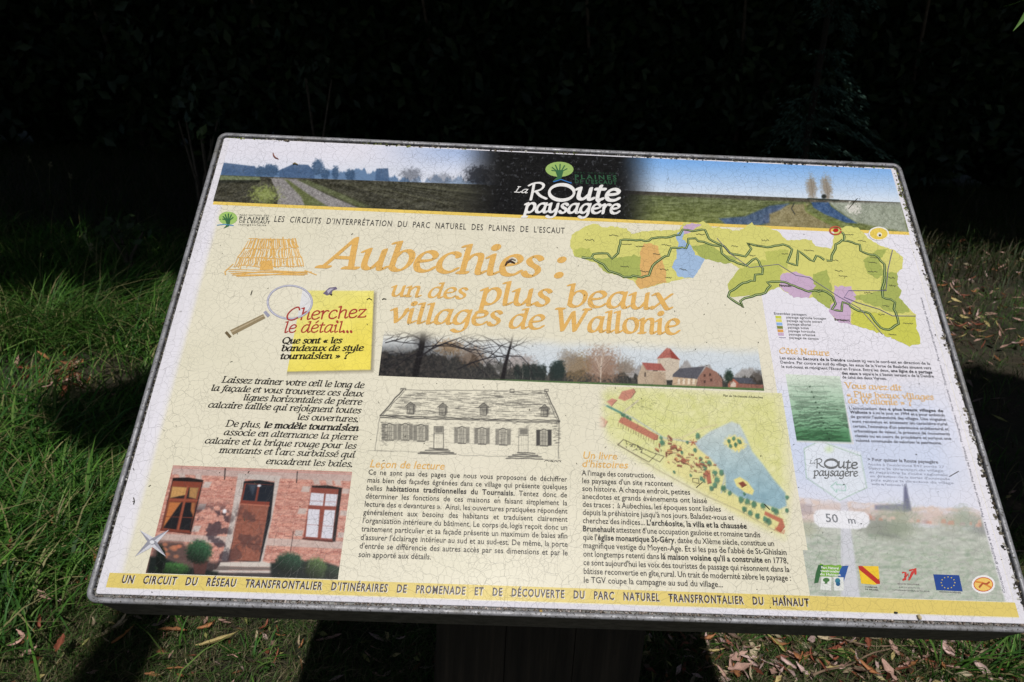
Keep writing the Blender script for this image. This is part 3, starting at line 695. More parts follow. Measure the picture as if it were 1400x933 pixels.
lawn = sst(y, base_y - 2.6, base_y - 1.4); P.fill((88, 116, 70), P.full(lawn * sst(x, 640, 720))); P.grain(12, .9, 66, P.full(sst(y, 465, 480)))
# dissolve into the cream above
P.fill(CREAM, P.full(1 - sst(y + 9 * (fbm(x * .05, y * .05, 81) - .5), 447 + (x - 526) * .036, 470 + (x - 526) * .040)))
P.obj('village_photograph', .00010, panel)

# --- pencil drawing of a long low house
P = Pic(.2690, -.3850, .5100, -.4865, d=.00078, base=CREAM); x, y = P.x, P.y
P.C[:] = P.C + (fbm(P.X * 9, P.Y * 9, 2)[..., None] - .5) * np.array([6, 5, 9])
c = crop(500, 430); K = (66, 64, 62)
def ln(pts, wd=.8, k=.8, w1=None): P.fill(K, P.line(c(*pts), wd, .4, w1), k)
def jl(a, b2, wd=.6, k=.5, j=1.5):     # a line by hand
    n = max(2, int(math.hypot(b2[0] - a[0], b2[1] - a[1]) / 25)); pts = [(a[0] + (b2[0] - a[0]) * i / n + rng.normal() * j, a[1] + (b2[1] - a[1]) * i / n + rng.normal() * j) for i in range(n + 1)]
    ln(pts, wd, k)
jl((66, 462), (168, 345), 1.6, .9); jl((74, 464), (176, 348), .8, .8); jl((168, 345), (820, 350), .8, .7); jl((822, 350), (882, 486), 1.4, .9); jl((814, 352), (874, 486), .7, .8)
for off, k in ((0, 1.0), (6, .8), (10, .5)): jl((66, 462 + off), (884, 486 + off), 1.2, k)
jl((64, 470), (40, 620), .8, .6); jl((882, 490), (880, 660), .9, .7); jl((74, 500), (64, 560), .5, .4)
jl((0, 622), (130, 624), .6, .5); jl((420, 640), (660, 652), .7, .5); jl((40, 620), (250, 630), .6, .5); jl((800, 662), (890, 668), .7, .6)
ln(((160, 345), (160, 338), (182, 338), (182, 346)), 1.2); ln(((658, 342), (658, 356), (676, 357), (676, 342), (658, 342)), 1); ln(((816, 342), (816, 352), (832, 352), (832, 342), (816, 342)), 1)
for k in range(560):
    v = rng.random(); yy = 352 + v * 118; xl = 168 - (yy - 345) * .85; xr = 820 + (yy - 350) * .44
    x0 = xl + (xr - xl) * rng.random(); L = min(xr - x0, 12 + 50 * rng.random())
    jl((x0, yy), (x0 + L, yy + .02 * L), .6, .25 + .5 * rng.random(), .8)
for cx, cy in ((205, 400), (352, 404), (538, 404), (815, 412)):
    ln(((cx - 24, cy + 20), (cx, cy), (cx + 24, cy + 20)), 1.1, .9); ln(((cx - 16, cy + 20), (cx - 16, cy + 54), (cx + 12, cy + 56), (cx + 14, cy + 18)), .9, .8)
    P.fill(K, P.poly(c((cx - 18, cy + 18), (cx, cy + 4), (cx + 20, cy + 18), (cx + 22, cy + 44), (cx + 14, cy + 54), (cx + 8, cy + 54), (cx + 6, cy + 24), (cx - 18, cy + 24)), .8), .55)
    P.fill(K, P.poly(c((cx - 10, cy + 26), (cx + 4, cy + 27), (cx + 4, cy + 52), (cx - 10, cy + 52)), .8), .4)
    for q in range(3): ln(((cx - 12 + q * 8, cy + 24), (cx - 12 + q * 8, cy + 54)), .5, .6)
for cx, cy, dk_ in ((108, 534, .5), (180, 534, .55), (252, 538, .55), (438, 548, .5), (530, 552, .55), (626, 556, .5), (812, 560, .95)):
    for s_ in (-1, 1):
        a = cx + s_ * 26; P.fill(K, P.poly(c((a - 9, cy - 34), (a + 9, cy - 34), (a + 9, cy + 38), (a - 9, cy + 40)), .7), dk_)
    ln(((cx - 17, cy - 30), (cx, cy - 37), (cx + 17, cy - 30)), 1.2, .9); ln(((cx - 17, cy + 40), (cx + 17, cy + 41)), 1.3, .9)
    P.fill(K, P.poly(c((cx - 15, cy - 30), (cx + 15, cy - 30), (cx + 15, cy + 38), (cx - 15, cy + 38)), .7), .28)
    for q in (-8, 0, 8): ln(((cx + q, cy - 32), (cx + q, cy + 38)), .6, .7)
    for q in (-16, 0, 18): ln(((cx - 16, cy + q), (cx + 16, cy + q)), .5, .6)
for cx, cy, h, k in ((334, 512, 100, .8), (720, 520, 110, .35)):
    ln(((cx - 22, cy), (cx - 24, cy + h), (cx + 20, cy + h), (cx + 20, cy), (cx - 22, cy)), 1, k + .1); P.fill(K, P.poly(c((cx - 18, cy + 2), (cx + 17, cy + 2), (cx + 17, cy + 28), (cx - 18, cy + 28)), .7), .6)
    ln(((cx - 20, cy + 32), (cx + 20, cy + 33)), .8, .8)
    for q in (-10, 0, 10): ln(((cx + q, cy + 36), (cx + q, cy + h - 4)), .5, .35)
for x0, x1, yy in ((292, 376, 612), (272, 384, 620), (250, 400, 628), (240, 410, 634), (690, 770, 632), (670, 784, 640), (650, 800, 648), (640, 806, 656)): jl((x0, yy), (x1, yy + 3), 1.5, .85, .8)
for k in range(420):
    yy = 492 + 90 * rng.random() ** 1.3; xx = 66 + 812 * rng.random(); jl((xx, yy), (xx + 5 + 10 * rng.random(), yy + .4), .5, .25 + .3 * rng.random(), .5)
    if k < 90: xx = 66 + rng.random() * 26 if k % 2 else 850 + rng.random() * 30; yy = 490 + 110 * rng.random(); jl((xx, yy), (xx + 10, yy), .7, .5, .5)
jl((50, 575), (880, 600), .6, .35)
for k in range(60):
    xx = 60 + 820 * rng.random(); yy = 585 + 50 * rng.random(); jl((xx, yy), (xx + 14, yy + .5), .5, .25, .5)
P.obj('pencil_drawing_of_house', .00010, panel)

# --- painted village plan with a lake
P = Pic(.5360, -.3835, .7655, -.5740, d=.00086, base=CREAM); x, y = P.x, P.y
P.C[:] = P.C + (fbm(P.X * 9, P.Y * 9, 2)[..., None] - .5) * np.array([6, 5, 9])
c = crop(740, 500)
P.fill(np.array([221, 220, 158]) + (fbm(x * .12, y * .12, 61)[..., None] - .5) * np.array([40, 34, 70]), P.poly(c((250, 130), (420, 95), (1030, 130), (1075, 135), (1130, 560), (1105, 780), (1060, 760), (760, 600), (520, 470), (345, 355), (240, 280)), 9), .85)
P.fill((212, 214, 136), P.ell(*c((560, 280))[0], 74, 42, .35, .7, .3, 3), .5); P.fill((216, 216, 138), P.ell(*c((1000, 300))[0], 42, 60, .35, .7, .3, 6), .5)
P.fill((226, 218, 152), P.poly(c((560, 340), (700, 330), (830, 500), (840, 580), (1000, 640), (1100, 700), (1080, 760), (900, 680), (760, 590), (560, 460)), 4), .9)
lake = P.poly(c((700, 350), (770, 300), (868, 255), (905, 270), (935, 330), (962, 392), (1010, 450), (1060, 520), (1112, 580), (1118, 640), (1085, 656), (1000, 628), (900, 600), (840, 560), (838, 500), (770, 420), (715, 380)), 1.6)
u = np.clip((y - 578) / 100, 0, 1)[..., None]; P.fill(np.array([202, 212, 212]) * (1 - u) + np.array([142, 176, 192]) * u, lake, .95); P.grain(16, .12, 15, lake)
for pts, wd, cl in ((((290, 180), (420, 240), (560, 330), (700, 352), (770, 420), (838, 500), (820, 580)), 1.8, (176, 186, 190)), (((560, 340), (640, 330), (720, 290), (800, 270)), 2.2, (214, 204, 160)), (((345, 355), (520, 470), (740, 590), (900, 660), (1060, 750)), 1, (170, 160, 130)), (((380, 210), (440, 160)), 2.6, (212, 202, 178))):
    P.fill(cl, P.line(c(*pts), wd, 1), .8)
P.fill((64, 128, 118), P.line(c((300, 185), (360, 215)), 2.6, 1), .8)
P.fill((236, 222, 140), P.ell(*c((885, 356))[0], 14, 10, .3, .2, .3, 5), .95); P.fill((236, 222, 140), P.poly(c((878, 520), (905, 508), (940, 530), (970, 570), (962, 590), (930, 580), (890, 550)), 1), .95)
def pt(cx, cy, r=6, col=(88, 136, 108)):
    q = c((cx, cy))[0]; P.fill((58, 92, 80), P.ell(q[0] + .6, q[1] + .8, r / 4, r / 3.1, 0, .3, .5, cx), .7); P.fill(np.array(col) + rng.normal() * 9, P.ell(q[0] - .3, q[1] - .3, r / 4.6, r / 3.8, 0, .35, .5, cx + 3), .85)
for q in ((855, 345, 9), (876, 332, 9), (900, 345, 9), (862, 368, 8), (885, 360, 9), (905, 348, 8), (712, 320, 12), (376, 228, 9), (392, 236, 8), (405, 244, 8), (366, 222, 7), (550, 352, 12), (545, 330, 8), (665, 350, 7), (700, 385, 9), (640, 395, 7), (735, 450, 12), (765, 445, 12), (745, 470, 9), (725, 425, 9), (790, 490, 13), (800, 520, 14), (790, 545, 12), (775, 560, 11), (820, 488, 12), (830, 560, 14), (858, 580, 10), (910, 610, 14), (938, 620, 14), (968, 632, 14), (925, 655, 12), (952, 672, 12), (985, 685, 12), (1010, 640, 12), (1070, 665, 13), (1055, 655, 10), (1120, 600, 9), (1118, 660, 9), (1035, 710, 14), (1020, 700, 12), (728, 515, 9), (740, 525, 8), (605, 485, 6), (680, 500, 6), (925, 585, 7)): pt(*q)
for pts, cl in ((((362, 238), (378, 236), (532, 318), (530, 338), (512, 340), (352, 258)), (188, 118, 98)), (((350, 150), (368, 118), (420, 106), (430, 120), (408, 150), (380, 162)), (198, 134, 116)), (((298, 165), (322, 150), (346, 158), (320, 186)), (206, 140, 124)), (((245, 245), (275, 232), (302, 255), (290, 280), (258, 288)), (208, 136, 110)), (((1020, 664), (1100, 700), (1110, 735), (1090, 760), (1070, 745), (1085, 715), (1016, 680)), (190, 112, 90)), (((745, 480), (768, 478), (776, 535), (758, 540)), (178, 106, 86)), (((898, 536), (920, 528), (936, 545), (915, 556)), (130, 66, 54))):
    P.fill(cl, P.poly(c(*pts), .8), .95); P.fill(np.array(cl) * .62, P.line(c(*pts[2:5]), .9, .4), .8)
for k in range(15): a = (352 + k * 11.5, 262 + k * 5.8); P.fill((92, 60, 50), P.line(c(a, (a[0] - 1, a[1] + 14)), .7, .4), .6)
for k in range(80):
    t_ = rng.random(); cx = 560 + t_ * 200 + rng.normal() * 18; cy = 365 + t_ * 130 + rng.normal() * 26; s_ = 4.5 + 7 * rng.random(); a = .5 + rng.normal() * .5
    dx, dy = math.cos(a) * s_, math.sin(a) * s_; cl = ((172, 104, 84), (204, 150, 104), (146, 92, 74), (220, 200, 150))[k % 4]
    P.fill(cl, P.poly(c((cx - dx - dy * .4, cy - dy + dx * .4), (cx + dx - dy * .4, cy + dy + dx * .4), (cx + dx + dy * .4, cy + dy - dx * .4), (cx - dx + dy * .4, cy - dy - dx * .4)), .6), .9)
    P.fill((72, 48, 40), P.line(c((cx - dx, cy - dy + 5), (cx + dx, cy + dy + 5)), .8, .4), .7)
for pts in (((375, 338), (348, 362), (490, 440), (525, 405), (375, 338)), ((455, 395), (500, 420)), ((690, 515), (715, 515), (720, 540), (690, 530), (690, 515)), ((520, 400), (560, 415), (540, 440), (500, 420))): P.fill((74, 64, 52), P.line(c(*pts), .9, .4), .85)
for k in range(26): cx = 385 + rng.random() * 100; cy = 350 + (cx - 375) * .42 + rng.normal() * 6; P.fill((60, 56, 50), P.line(c((cx, cy), (cx + rng.normal() * 7, cy + rng.normal() * 7)), .9, .4), .7)
for k in range(18): cx = 400 + rng.random() * 120; cy = 165 + rng.random() * 35; P.fill((96, 100, 70), P.line(c((cx, cy), (cx + 10, cy + 5)), .7, .4), .5)
for k in range(9): P.fill((170, 96, 74), P.line(c((690, 350), (690 + 18 * math.cos(k), 350 + 14 * math.sin(k))), 1, .4), .8)
for k in range(9): P.fill((188, 92, 70), P.line(c((1070 + k * 5, 735 + k * 2), (1064 + k * 5, 752 + k * 2)), .8, .4), .8)
P.grain(9, .8, 25, P.full((x * 0 + 1) * .8))
P.fill(CREAM, P.full(1 - sst(P.X + .006 * fbm(x * .1, y * .1, 71), .541, .556)))
P.obj('painted_village_plan', .00010, panel)

# --- right-hand column: a faded landscape under white, seen behind the map and the texts
P = Pic(.7600, -.1300, .9815, -.6220, d=.00115, base=WHITE); x, y, X, Y = P.x, P.y, P.X, P.Y
c = crop(980, 460)
u = sst(y, 500, 585) * (1 - sst(y, 640, 690) * .5); P.fill((206, 216, 240), P.full(u * .85 * (1 - sst(X, .93, .975) * .5)))
hz = 691 + (x - 1090) * .055
P.fill(np.stack([192 + 50 * (fbm(x * .12, y * .3, 3) - .5)] * 3, -1) * np.array([.985, 1.0, .955]), P.full(sst(y, hz + 14, hz + 24)))
n3 = fbm(x * .16, y * .45, 8, 4); P.fill((176, 190, 170), P.full(sst(y, hz + 24, hz + 70) * .6 * sst(n3, .3, .7))); P.fill((150, 164, 150), P.full(sst(y, hz + 30, hz + 60) * .35 * sst(n3, .58, .68)))
bt = hz - 6 - 9 * fbm(x * .06, x * 0, 14, 3)
P.fill((220, 202, 194), P.full(sst(y, bt, bt + 4) * (1 - sst(y, hz + 14, hz + 20)) * (.5 + .5 * sst(fbm(x * .09, y * .2, 5), .4, .6))))
P.fill((204, 186, 180), P.full(sst(y, hz - 2, hz + 2) * (1 - sst(y, hz + 5, hz + 12)) * .5))
for p_, cl, k in ((((720, 770), (850, 765), (880, 790), (870, 800), (720, 790)), (136, 136, 160), 1.1), (((852, 690), (862, 672), (872, 720), (888, 795), (850, 800)), (116, 118, 144), 1.15), (((440, 775), (470, 762), (580, 762), (600, 790), (440, 790)), (214, 196, 190), .7), (((890, 830), (940, 805), (1020, 812), (1060, 850), (900, 850)), (216, 196, 188), .7), (((360, 760), (430, 765), (440, 810), (360, 820)), (176, 162, 166), .7), (((360, 822), (450, 826), (445, 850), (360, 850)), (218, 190, 180), .7)): P.fill(cl, P.poly(c(*p_), 1.5), k * .85)
for cx, cy, rx, ry, cl in ((820, 845, 95, 70, (160, 168, 146)), (780, 880, 90, 40, (146, 154, 138)), (1120, 830, 44, 48, (158, 170, 152)), (1190, 860, 60, 40, (160, 168, 156)), (1060, 850, 60, 30, (176, 178, 160)), (720, 860, 60, 40, (150, 152, 144)), (395, 880, 60, 36, (180, 182, 160)), (1230, 880, 50, 26, (150, 150, 150))): P.fill(cl, P.ell(*c((cx, cy))[0], rx / 3.33, ry / 3.33, 0, .5, .5, cx), .75)
for k in range(34):
    cx = 370 + 860 * rng.random(); cy = 800 + (cx - 360) * .055 + 20 * rng.random(); w_ = 10 + 22 * rng.random(); h_ = 6 + 7 * rng.random()
    P.fill(((206, 150, 132), (222, 178, 160), (188, 168, 168), (214, 196, 186))[k % 4], P.poly(c((cx, cy), (cx + w_ * .2, cy - h_), (cx + w_ * .9, cy - h_), (cx + w_, cy + 2), (cx + w_, cy + 8), (cx, cy + 6)), .7), .55)
for k in range(120):
    cx = 360 + 880 * rng.random(); cy = 905 + 230 * rng.random() ** 1.3; P.fill(((138, 156, 136), (200, 210, 196), (160, 176, 150))[k % 3], P.ell(*c((cx, cy))[0], 2 + 5 * rng.random(), .8 + 1.6 * rng.random(), .05, .5, .4, k), .4)
P.fill((120, 122, 120), P.line(c((740, 900), (830, 915)), 4, 2.5), .5)
P.fill((214, 214, 226), P.poly([(1149, 684), (1158, 684), (1176, 818), (1150, 816)], 1.5), .8); P.fill((150, 156, 150), P.line([(1152, 720), (1152, 816)], .8, .6), .3)
P.fill(WHITE, P.full((1 - sst(y, 498, 530)) * 1.0)); P.fill(WHITE, P.full(sst(X, .9705, .9745)))
P.fill((226, 232, 242), P.poly(c((398, 512), (470, 478), (655, 528), (684, 690), (560, 748), (412, 640)), 1), .95)
P.fill((205, 226, 170), P.ell(*c((512, 515))[0], 5, 4, 0, .8), .7)
for a, b2 in zip(((398, 512), (470, 478), (655, 545), (684, 690), (560, 748), (408, 645)), ((470, 478), (655, 545), (684, 690), (560, 748), (408, 645), (398, 512))): P.fill((168, 196, 176), P.line(c(a, b2), 1.1, .5), .9)
P.fill((150, 196, 178), P.line(c((520, 684), (545, 664), (545, 676), (588, 680), (586, 704), (546, 700), (546, 712), (520, 684)), 1.0, .5), .9)
P.fill((238, 238, 244), P.poly(c((452, 796), (475, 789), (670, 800), (694, 818), (697, 850), (680, 872), (640, 880), (468, 870), (444, 848), (440, 815)), 1), .95)
P.obj('faded_landscape_column', .00007, panel)
lnb = Bag(); pen(lnb, bp([(1050, 330), (1052, 420), (1106, 812)])[1:], .0004, .0004, 0, lin((150, 150, 160)), .00012)
# --- furrowed field picture
P = Pic(.7740, -.3570, .8425, -.4270 - .020, d=.00082, base=WHITE); x, y, X, Y = P.x, P.y, P.X, P.Y
c = crop(980, 460)
u = np.clip((y - 508) / 95, 0, 1)[..., None]; n4 = fbm(x * .05, y * .5 - 3 * np.abs(X - .808) * 20 + fbm(x * .06, y * .06, 3) * 5, 17, 4)
g1 = np.array([228, 236, 224]) * (1 - u) + np.array([98, 154, 112]) * u
pic = P.poly(c((308, 160), (560, 160), (612, 482), (346, 474)), 1.0)
P.fill(g1 * (1 - .42 * u * sst(n4, .42, .6)[..., None]), pic)
P.fill((60, 110, 70), P.poly(c((338, 420), (600, 430), (612, 482), (346, 474)), 4), .45); P.fill((52, 92, 62), P.line(c((346, 468), (606, 478)), 2, 1.2), .6)
for k in range(11):
    yy = 225 + k * 23; xm = 420 + k * 8.8; wv = 5 + k * .8
    pts = [(xm + dx, yy + wv * (1 - (dx / 120) ** 2) + rng.normal() * 1.5) for dx in range(-90, 100, 18)]
    P.fill((52, 92, 66), P.line(c(*pts), .9, .5), .35 + .03 * k); P.fill((34, 54, 40), P.ell(*c((xm + 4, yy + wv))[0], 1.2, 1, 0, .5), .8)
P.obj('furrowed_field_picture', .00010, panel, keep=None)

# --- route map
mp = Bag(); c2 = crop(680, 190); c3 = crop(980, 200); YG = (217, 213, 124); GR = (172, 182, 98); OL = (192, 196, 104)
def rag_(pts):
    o_ = []
    for (ax, ay), (bx_, by_) in zip(pts, pts[1:] + pts[:1]):
        n = max(1, int(math.hypot(bx_ - ax, by_ - ay) / 3.2))
        for i in range(n):
            px, py = ax + (bx_ - ax) * i / n, ay + (by_ - ay) * i / n
            o_.append((px + 3.4 * (float(vn(np.array(px * .31), np.array(py * .31), 3)) - .5), py + 3.0 * (float(vn(np.array(px * .31), np.array(py * .31), 5)) - .5)))
    return o_
def mpoly(pts, col, z): poly(mp, bp(rag_(list(pts))), lin(col), z)
out = c2((330, 465), (345, 430), (400, 400), (450, 385), (470, 400), (590, 405), (610, 435), (690, 420), (830, 415), (845, 385), (900, 383), (940, 376), (975, 400), (1100, 420), (1160, 380), (1180, 400)) + \
      c3((240, 370), (280, 390), (320, 430), (390, 425), (430, 430), (450, 455), (520, 470), (535, 420), (530, 385), (600, 365), (650, 375), (690, 420), (735, 450), (800, 470), (850, 510), (845, 560), (815, 590), (825, 640), (845, 660), (830, 690), (870, 735), (905, 770), (910, 830), (930, 900), (880, 912), (760, 860), (690, 835), (600, 810), (540, 790), (515, 745), (440, 690), (420, 690), (350, 690), (280, 640), (210, 680), (60, 690), (45, 630), (90, 590), (105, 560), (60, 530), (0, 520)) + \
      c2((950, 545), (925, 590), (890, 635), (770, 655), (650, 688), (620, 650), (490, 605), (440, 560), (350, 530), (335, 500))
mpoly(out, YG, .00014)
for pts, cl in ((c2((350, 500), (420, 500), (440, 545), (480, 560), (420, 560), (350, 532)), OL), (c2((450, 545), (570, 540), (620, 530), (665, 545), (655, 640), (600, 640), (490, 605), (455, 565)), GR), (c2((650, 510), (665, 480), (690, 475), (735, 490), (740, 530), (765, 590), (770, 652), (650, 687), (625, 655), (655, 620)), (222, 178, 112)),
                (c2((820, 430), (850, 420), (845, 460), (880, 490), (900, 530), (950, 548), (925, 590), (890, 636), (830, 630), (797, 590), (818, 545), (815, 510), (830, 480), (815, 450)), (164, 190, 222)), (c2((845, 400), (885, 384), (930, 390), (900, 415), (850, 440)), (204, 176, 204)), (c2((880, 490), (960, 480), (1040, 530), (1100, 545), (1040, 570), (930, 545)), GR),
                (c3((105, 560), (210, 520), (300, 560), (280, 640), (210, 680), (60, 690), (45, 630)), OL), (c3((220, 480), (330, 470), (320, 560), (230, 540)), OL), (c3((440, 585), (500, 560), (520, 640), (530, 700), (515, 745), (440, 690), (420, 620)), GR), (c3((295, 580), (370, 575), (430, 600), (450, 640), (420, 690), (350, 690), (285, 640)), (204, 176, 204)), (c3((530, 640), (610, 640), (640, 690), (610, 720), (612, 815), (560, 805), (510, 750), (540, 700)), (204, 176, 204)),
                (c3((620, 690), (740, 660), (760, 570), (820, 580), (825, 640), (845, 660), (830, 690), (870, 735), (880, 760), (800, 760), (700, 720)), GR), (c3((665, 520), (700, 500), (730, 470), (780, 470), (740, 520), (760, 590), (730, 605), (690, 580)), GR), (c3((620, 750), (740, 760), (810, 780), (905, 775), (910, 830), (930, 900), (880, 912), (760, 860), (615, 812)), (206, 206, 92))):
    mpoly(pts, cl, .00017 + zstep())
RT = lin((56, 86, 54))
def route(pts, jit=1.2):
    P_ = []; pts = np.array(pts)
    for a, b2 in zip(pts[:-1], pts[1:]):
        n = max(1, int(np.hypot(*(b2 - a)) / 5))
        for i in range(n): P_.append(a + (b2 - a) * i / n + rng.normal(size=2) * jit * .5)
    P_.append(pts[-1]); Q = np.array([b(*q) for q in P_])
    pen(mp, Q, .00175, .00175, 0, RT, .00034, False); pen(mp, Q, (.00045), .00045, 0, lin((190, 204, 140)), .00058, False)
route(c2((385, 543), (425, 548), (440, 525), (500, 522), (525, 545), (550, 520), (560, 460), (690, 465), (700, 455), (830, 440), (845, 415), (890, 420), (945, 415), (965, 460)) + c3((0, 440), (35, 460), (60, 490), (130, 505), (155, 470), (140, 445), (230, 460), (300, 450), (345, 470), (325, 530), (365, 545), (370, 478), (440, 525), (455, 500), (490, 520)))
route(c2((385, 543), (430, 545), (480, 575), (510, 605), (590, 630), (690, 625), (710, 580), (750, 545), (780, 530), (790, 495), (860, 500), (870, 455), (900, 455), (960, 480)) + c3((20, 460), (20, 490), (60, 520), (130, 545)))
route(c3((130, 545), (180, 508), (210, 560), (205, 585), (175, 585), (170, 615), (120, 625), (60, 665), (50, 690), (120, 735), (108, 705), (180, 680), (220, 670), (230, 650), (245, 640), (230, 620), (290, 615), (420, 665), (445, 655), (500, 665), (530, 690), (540, 720), (525, 745), (570, 750), (575, 715), (600, 720), (640, 750), (700, 765), (720, 800), (760, 835), (785, 838), (828, 810), (825, 780), (805, 740), (810, 710), (760, 690), (755, 650), (765, 620), (765, 540), (720, 495), (695, 495), (655, 475), (650, 450), (580, 430), (580, 395), (560, 390)))
route(c3((575, 428), (540, 450), (525, 500), (520, 522), (500, 522)))
pen(mp, bp(c3((800, 475), (780, 560), (770, 660), (600, 660), (580, 690), (640, 715), (740, 745), (800, 775), (905, 776))), .0005, .0005, 0, lin((110, 104, 140)), .00064, False)
pen(mp, bp(c3((0, 420), (60, 490), (150, 555), (280, 540), (360, 590), (420, 600), (560, 690), (650, 740), (755, 860))), .0004, .0004, 0, lin((130, 124, 150)), .00064, False)
for q in list(c2((420, 460), (530, 440), (590, 480), (770, 485), (725, 525), (760, 595), (845, 595), (780, 632), (580, 582), (925, 435), (670, 605), (650, 490))) + list(c3((80, 455), (190, 455), (220, 428), (160, 498), (310, 490), (420, 475), (535, 520), (600, 403), (660, 432), (555, 568), (575, 592), (720, 508), (795, 600), (800, 635), (760, 655), (690, 668), (770, 728), (750, 768), (870, 808), (800, 858), (710, 530), (710, 572), (460, 655), (310, 637), (565, 793))):
    wl = 4 + 3 * rng.random(); pen(mp, bp([(q[0] - wl + i * wl / 5, q[1] + .5 * i / 5 + rng.normal() * .55) for i in range(11)]), .00035, .00035, 0, lin((96, 98, 78)), .00068, False)
text(mp, 'Bernissart', c3((536, 796))[0], c3((606, 800))[0], 2.6, (70, 60, 70), .00068)
text(mp, 'Péruwelz', c3((284, 641))[0], c3((340, 643))[0], 2.6, (70, 60, 70), .00068)
# round marks at the edge of the map
def disc(bag, cpx, rx, ry, col, z, k=22):
    Q = [(cpx[0] + rx * math.cos(a), cpx[1] + ry * math.sin(a)) for a in np.linspace(0, 2 * np.pi, k, endpoint=False)]
    poly(bag, bp(Q), lin(col), z)
disc(mp, c3((737, 400))[0], 14, 9.5, (240, 238, 232), .00070); disc(mp, c3((737, 401))[0], 12.2, 8, (236, 208, 96), .00074); disc(mp, c3((740, 405))[0], 3.4, 3, (240, 236, 220), .00078); disc(mp, c3((742, 408))[0], 1.6, 1.5, (60, 52, 44), .00082)
Q = [(1142 + 7.6 * math.cos(a), 316 + 5.4 * math.sin(a)) for a in np.linspace(.2, 6.0, 20)]; pen(mp, bp(Q), .0011, .0011, 0, lin((196, 96, 72)), .00074); disc(mp, (1142.5, 315.5), 3.8, 2.4, (188, 44, 40), .00078)
mp.obj('route_map', M_PRINT, panel)

# --- yellow bands
yb = Bag()
poly(yb, [(.0188, -.1262), (.0188, -.1315), (.9832, -.1315), (.9832, -.1262)], lin((238, 206, 104)), .00011)
yb.obj('yellow_band', M_PRINT, panel)
yb = Bag(); poly(yb, [(.0178, -.6226), (.0180, -.6375), (.9828, -.6375), (.9828, -.6226)], lin(YEL), .00012)
yb.obj('yellow_band', M_PRINT, panel)
cB = crop(100, 620); cT = crop(280, 180); cU = crop(680, 190); cN = crop(240, 380); cV = crop(500, 430); cP = crop(740, 500); cR = crop(980, 460); cL = crop(460, 620); cM = crop(760, 640); cQ = crop(1040, 653)
ZT = .0004
# --- headings
tb = Bag()
s_ = "UN CIRCUIT DU RÉSEAU TRANSFRONTALIER D'ITINÉRAIRES DE PROMENADE ET DE DÉCOUVERTE DU PARC NATUREL TRANSFRONTALIER DU HAÎNAUT".replace(' ', '   ')
p0, p1 = (165.4, 797.2), (1106.5, 829.4)
text(tb, '*' + s_ + '*', (p0[0] + .9, p0[1] + .7), (p1[0] + .9, p1[1] + .7), 8.5, (236, 232, 222), .00030, track=.07, shear=.06)
text(tb, '*' + s_ + '*', p0, p1, 8.5, (64, 52, 56), .00042, track=.07, shear=.06)
tb.obj('footer_lettering', M_PRINT, panel)
tb = Bag()
text(tb, "LES CIRCUITS D'INTERPRÉTATION DU PARC NATUREL DES PLAINES DE L'ESCAUT".replace(' ', '  '), (374, 303.6), (772, 319.8), 6.4, (66, 64, 64), .0003, track=.09, shear=.04)
tb.obj('header_lettering', M_PRINT, panel)
tb = Bag(); NB = (.148, .052, 28)
script(tb, 'Aubechies', (437, 365), (739, 378.5), 27.5, ORA, ZT, NB, .13)
script(tb, ' :', (741, 378.5), (774, 379.5), 27.5, ORA, ZT, NB, .1)
script(tb, 'un des', (533, 405), (637, 409), 14.5, ORA, ZT, NB, .13)
script(tb, 'plus', (654, 416), (752, 418.5), 22, ORA, ZT, NB, .13)
script(tb, 'beaux', (772, 419), (918, 423.6), 21.5, ORA, ZT, NB, .13)
script(tb, 'villages', (531, 441), (684, 445.5), 19.5, ORA, ZT, NB, .13)
script(tb, 'de', (695, 448.5), (743, 450.5), 19, ORA, ZT, NB, .13)
script(tb, 'Wallonie', (757, 452.5), (929, 457.5), 20.5, ORA, ZT, NB, .13)
tb.obj('title_lettering', M_PRINT, panel)

# --- body texts
def block(bag, lines, pa, pb_, xh, col=INK, z=ZT, x1=None, ends=None, sx=.93):
    xa, ya = b(*pa); xb, yb_ = b(*pb_); n = len(lines); em = xh * mscale(pa) / .546
    for i, s in enumerate(lines):
        Y = ya + (yb_ - ya) * i / (n - 1); X = xa + (xb - xa) * i / (n - 1)
        x_end = x1 if ends is None else ends[i]
        pl = unb(X, Y); last = x_end is None
        if last:
            nat = sum(glyph(c, bo)[2] for c, bo in runs_of(s)) * em * sx; pr = unb(X + nat, Y); text(bag, s, pl, pr, xh, col, z, em=em)
        else: text(bag, s, pl, unb(x_end, Y), xh, col, z, sx=sx, em=em)
tb = Bag()
text(tb, 'Leçon de lecture', (504.5, 639.2), (607.4, 642.6), 8.2, ORA, ZT, shear=.2)
L2 = ["Ce ne sont pas des pages que nous vous proposons de déchiffrer", "mais bien des façades égrénées dans ce village qui présente quelques", "belles *habitations traditionnelles du Tournaisis.* Tentez donc de", "déterminer les fonctions de ces maisons en faisant simplement la", "lecture des « devantures ».  Ainsi, les ouvertures pratiquées répondent", "généralement aux besoins des habitants et traduisent clairement", "l'organisation intérieure du bâtiment. Le corps de logis reçoit donc un", "traitement particulier et sa façade présente un maximum de baies afin", "d'assurer l'éclairage intérieur au sud et au sud-est. De même, la porte", "d'entrée se différencie des autres accès par ses dimensions et par le", "soin apporté aux détails."]
block(tb, L2, (503, 649.2), (489.6, 762), 5.6, x1=.5003, ends=[.5003] * 10 + [None], sx=.90)
tb.obj('reading_lesson_text', M_PRINT, panel)
tb = Bag()
text(tb, 'Un livre', (796, 627.5), (843.5, 628.8), 7.8, ORA, ZT, shear=.2); text(tb, "d'histoires", (795, 638.8), (858.5, 641), 7.8, ORA, ZT, shear=.2)
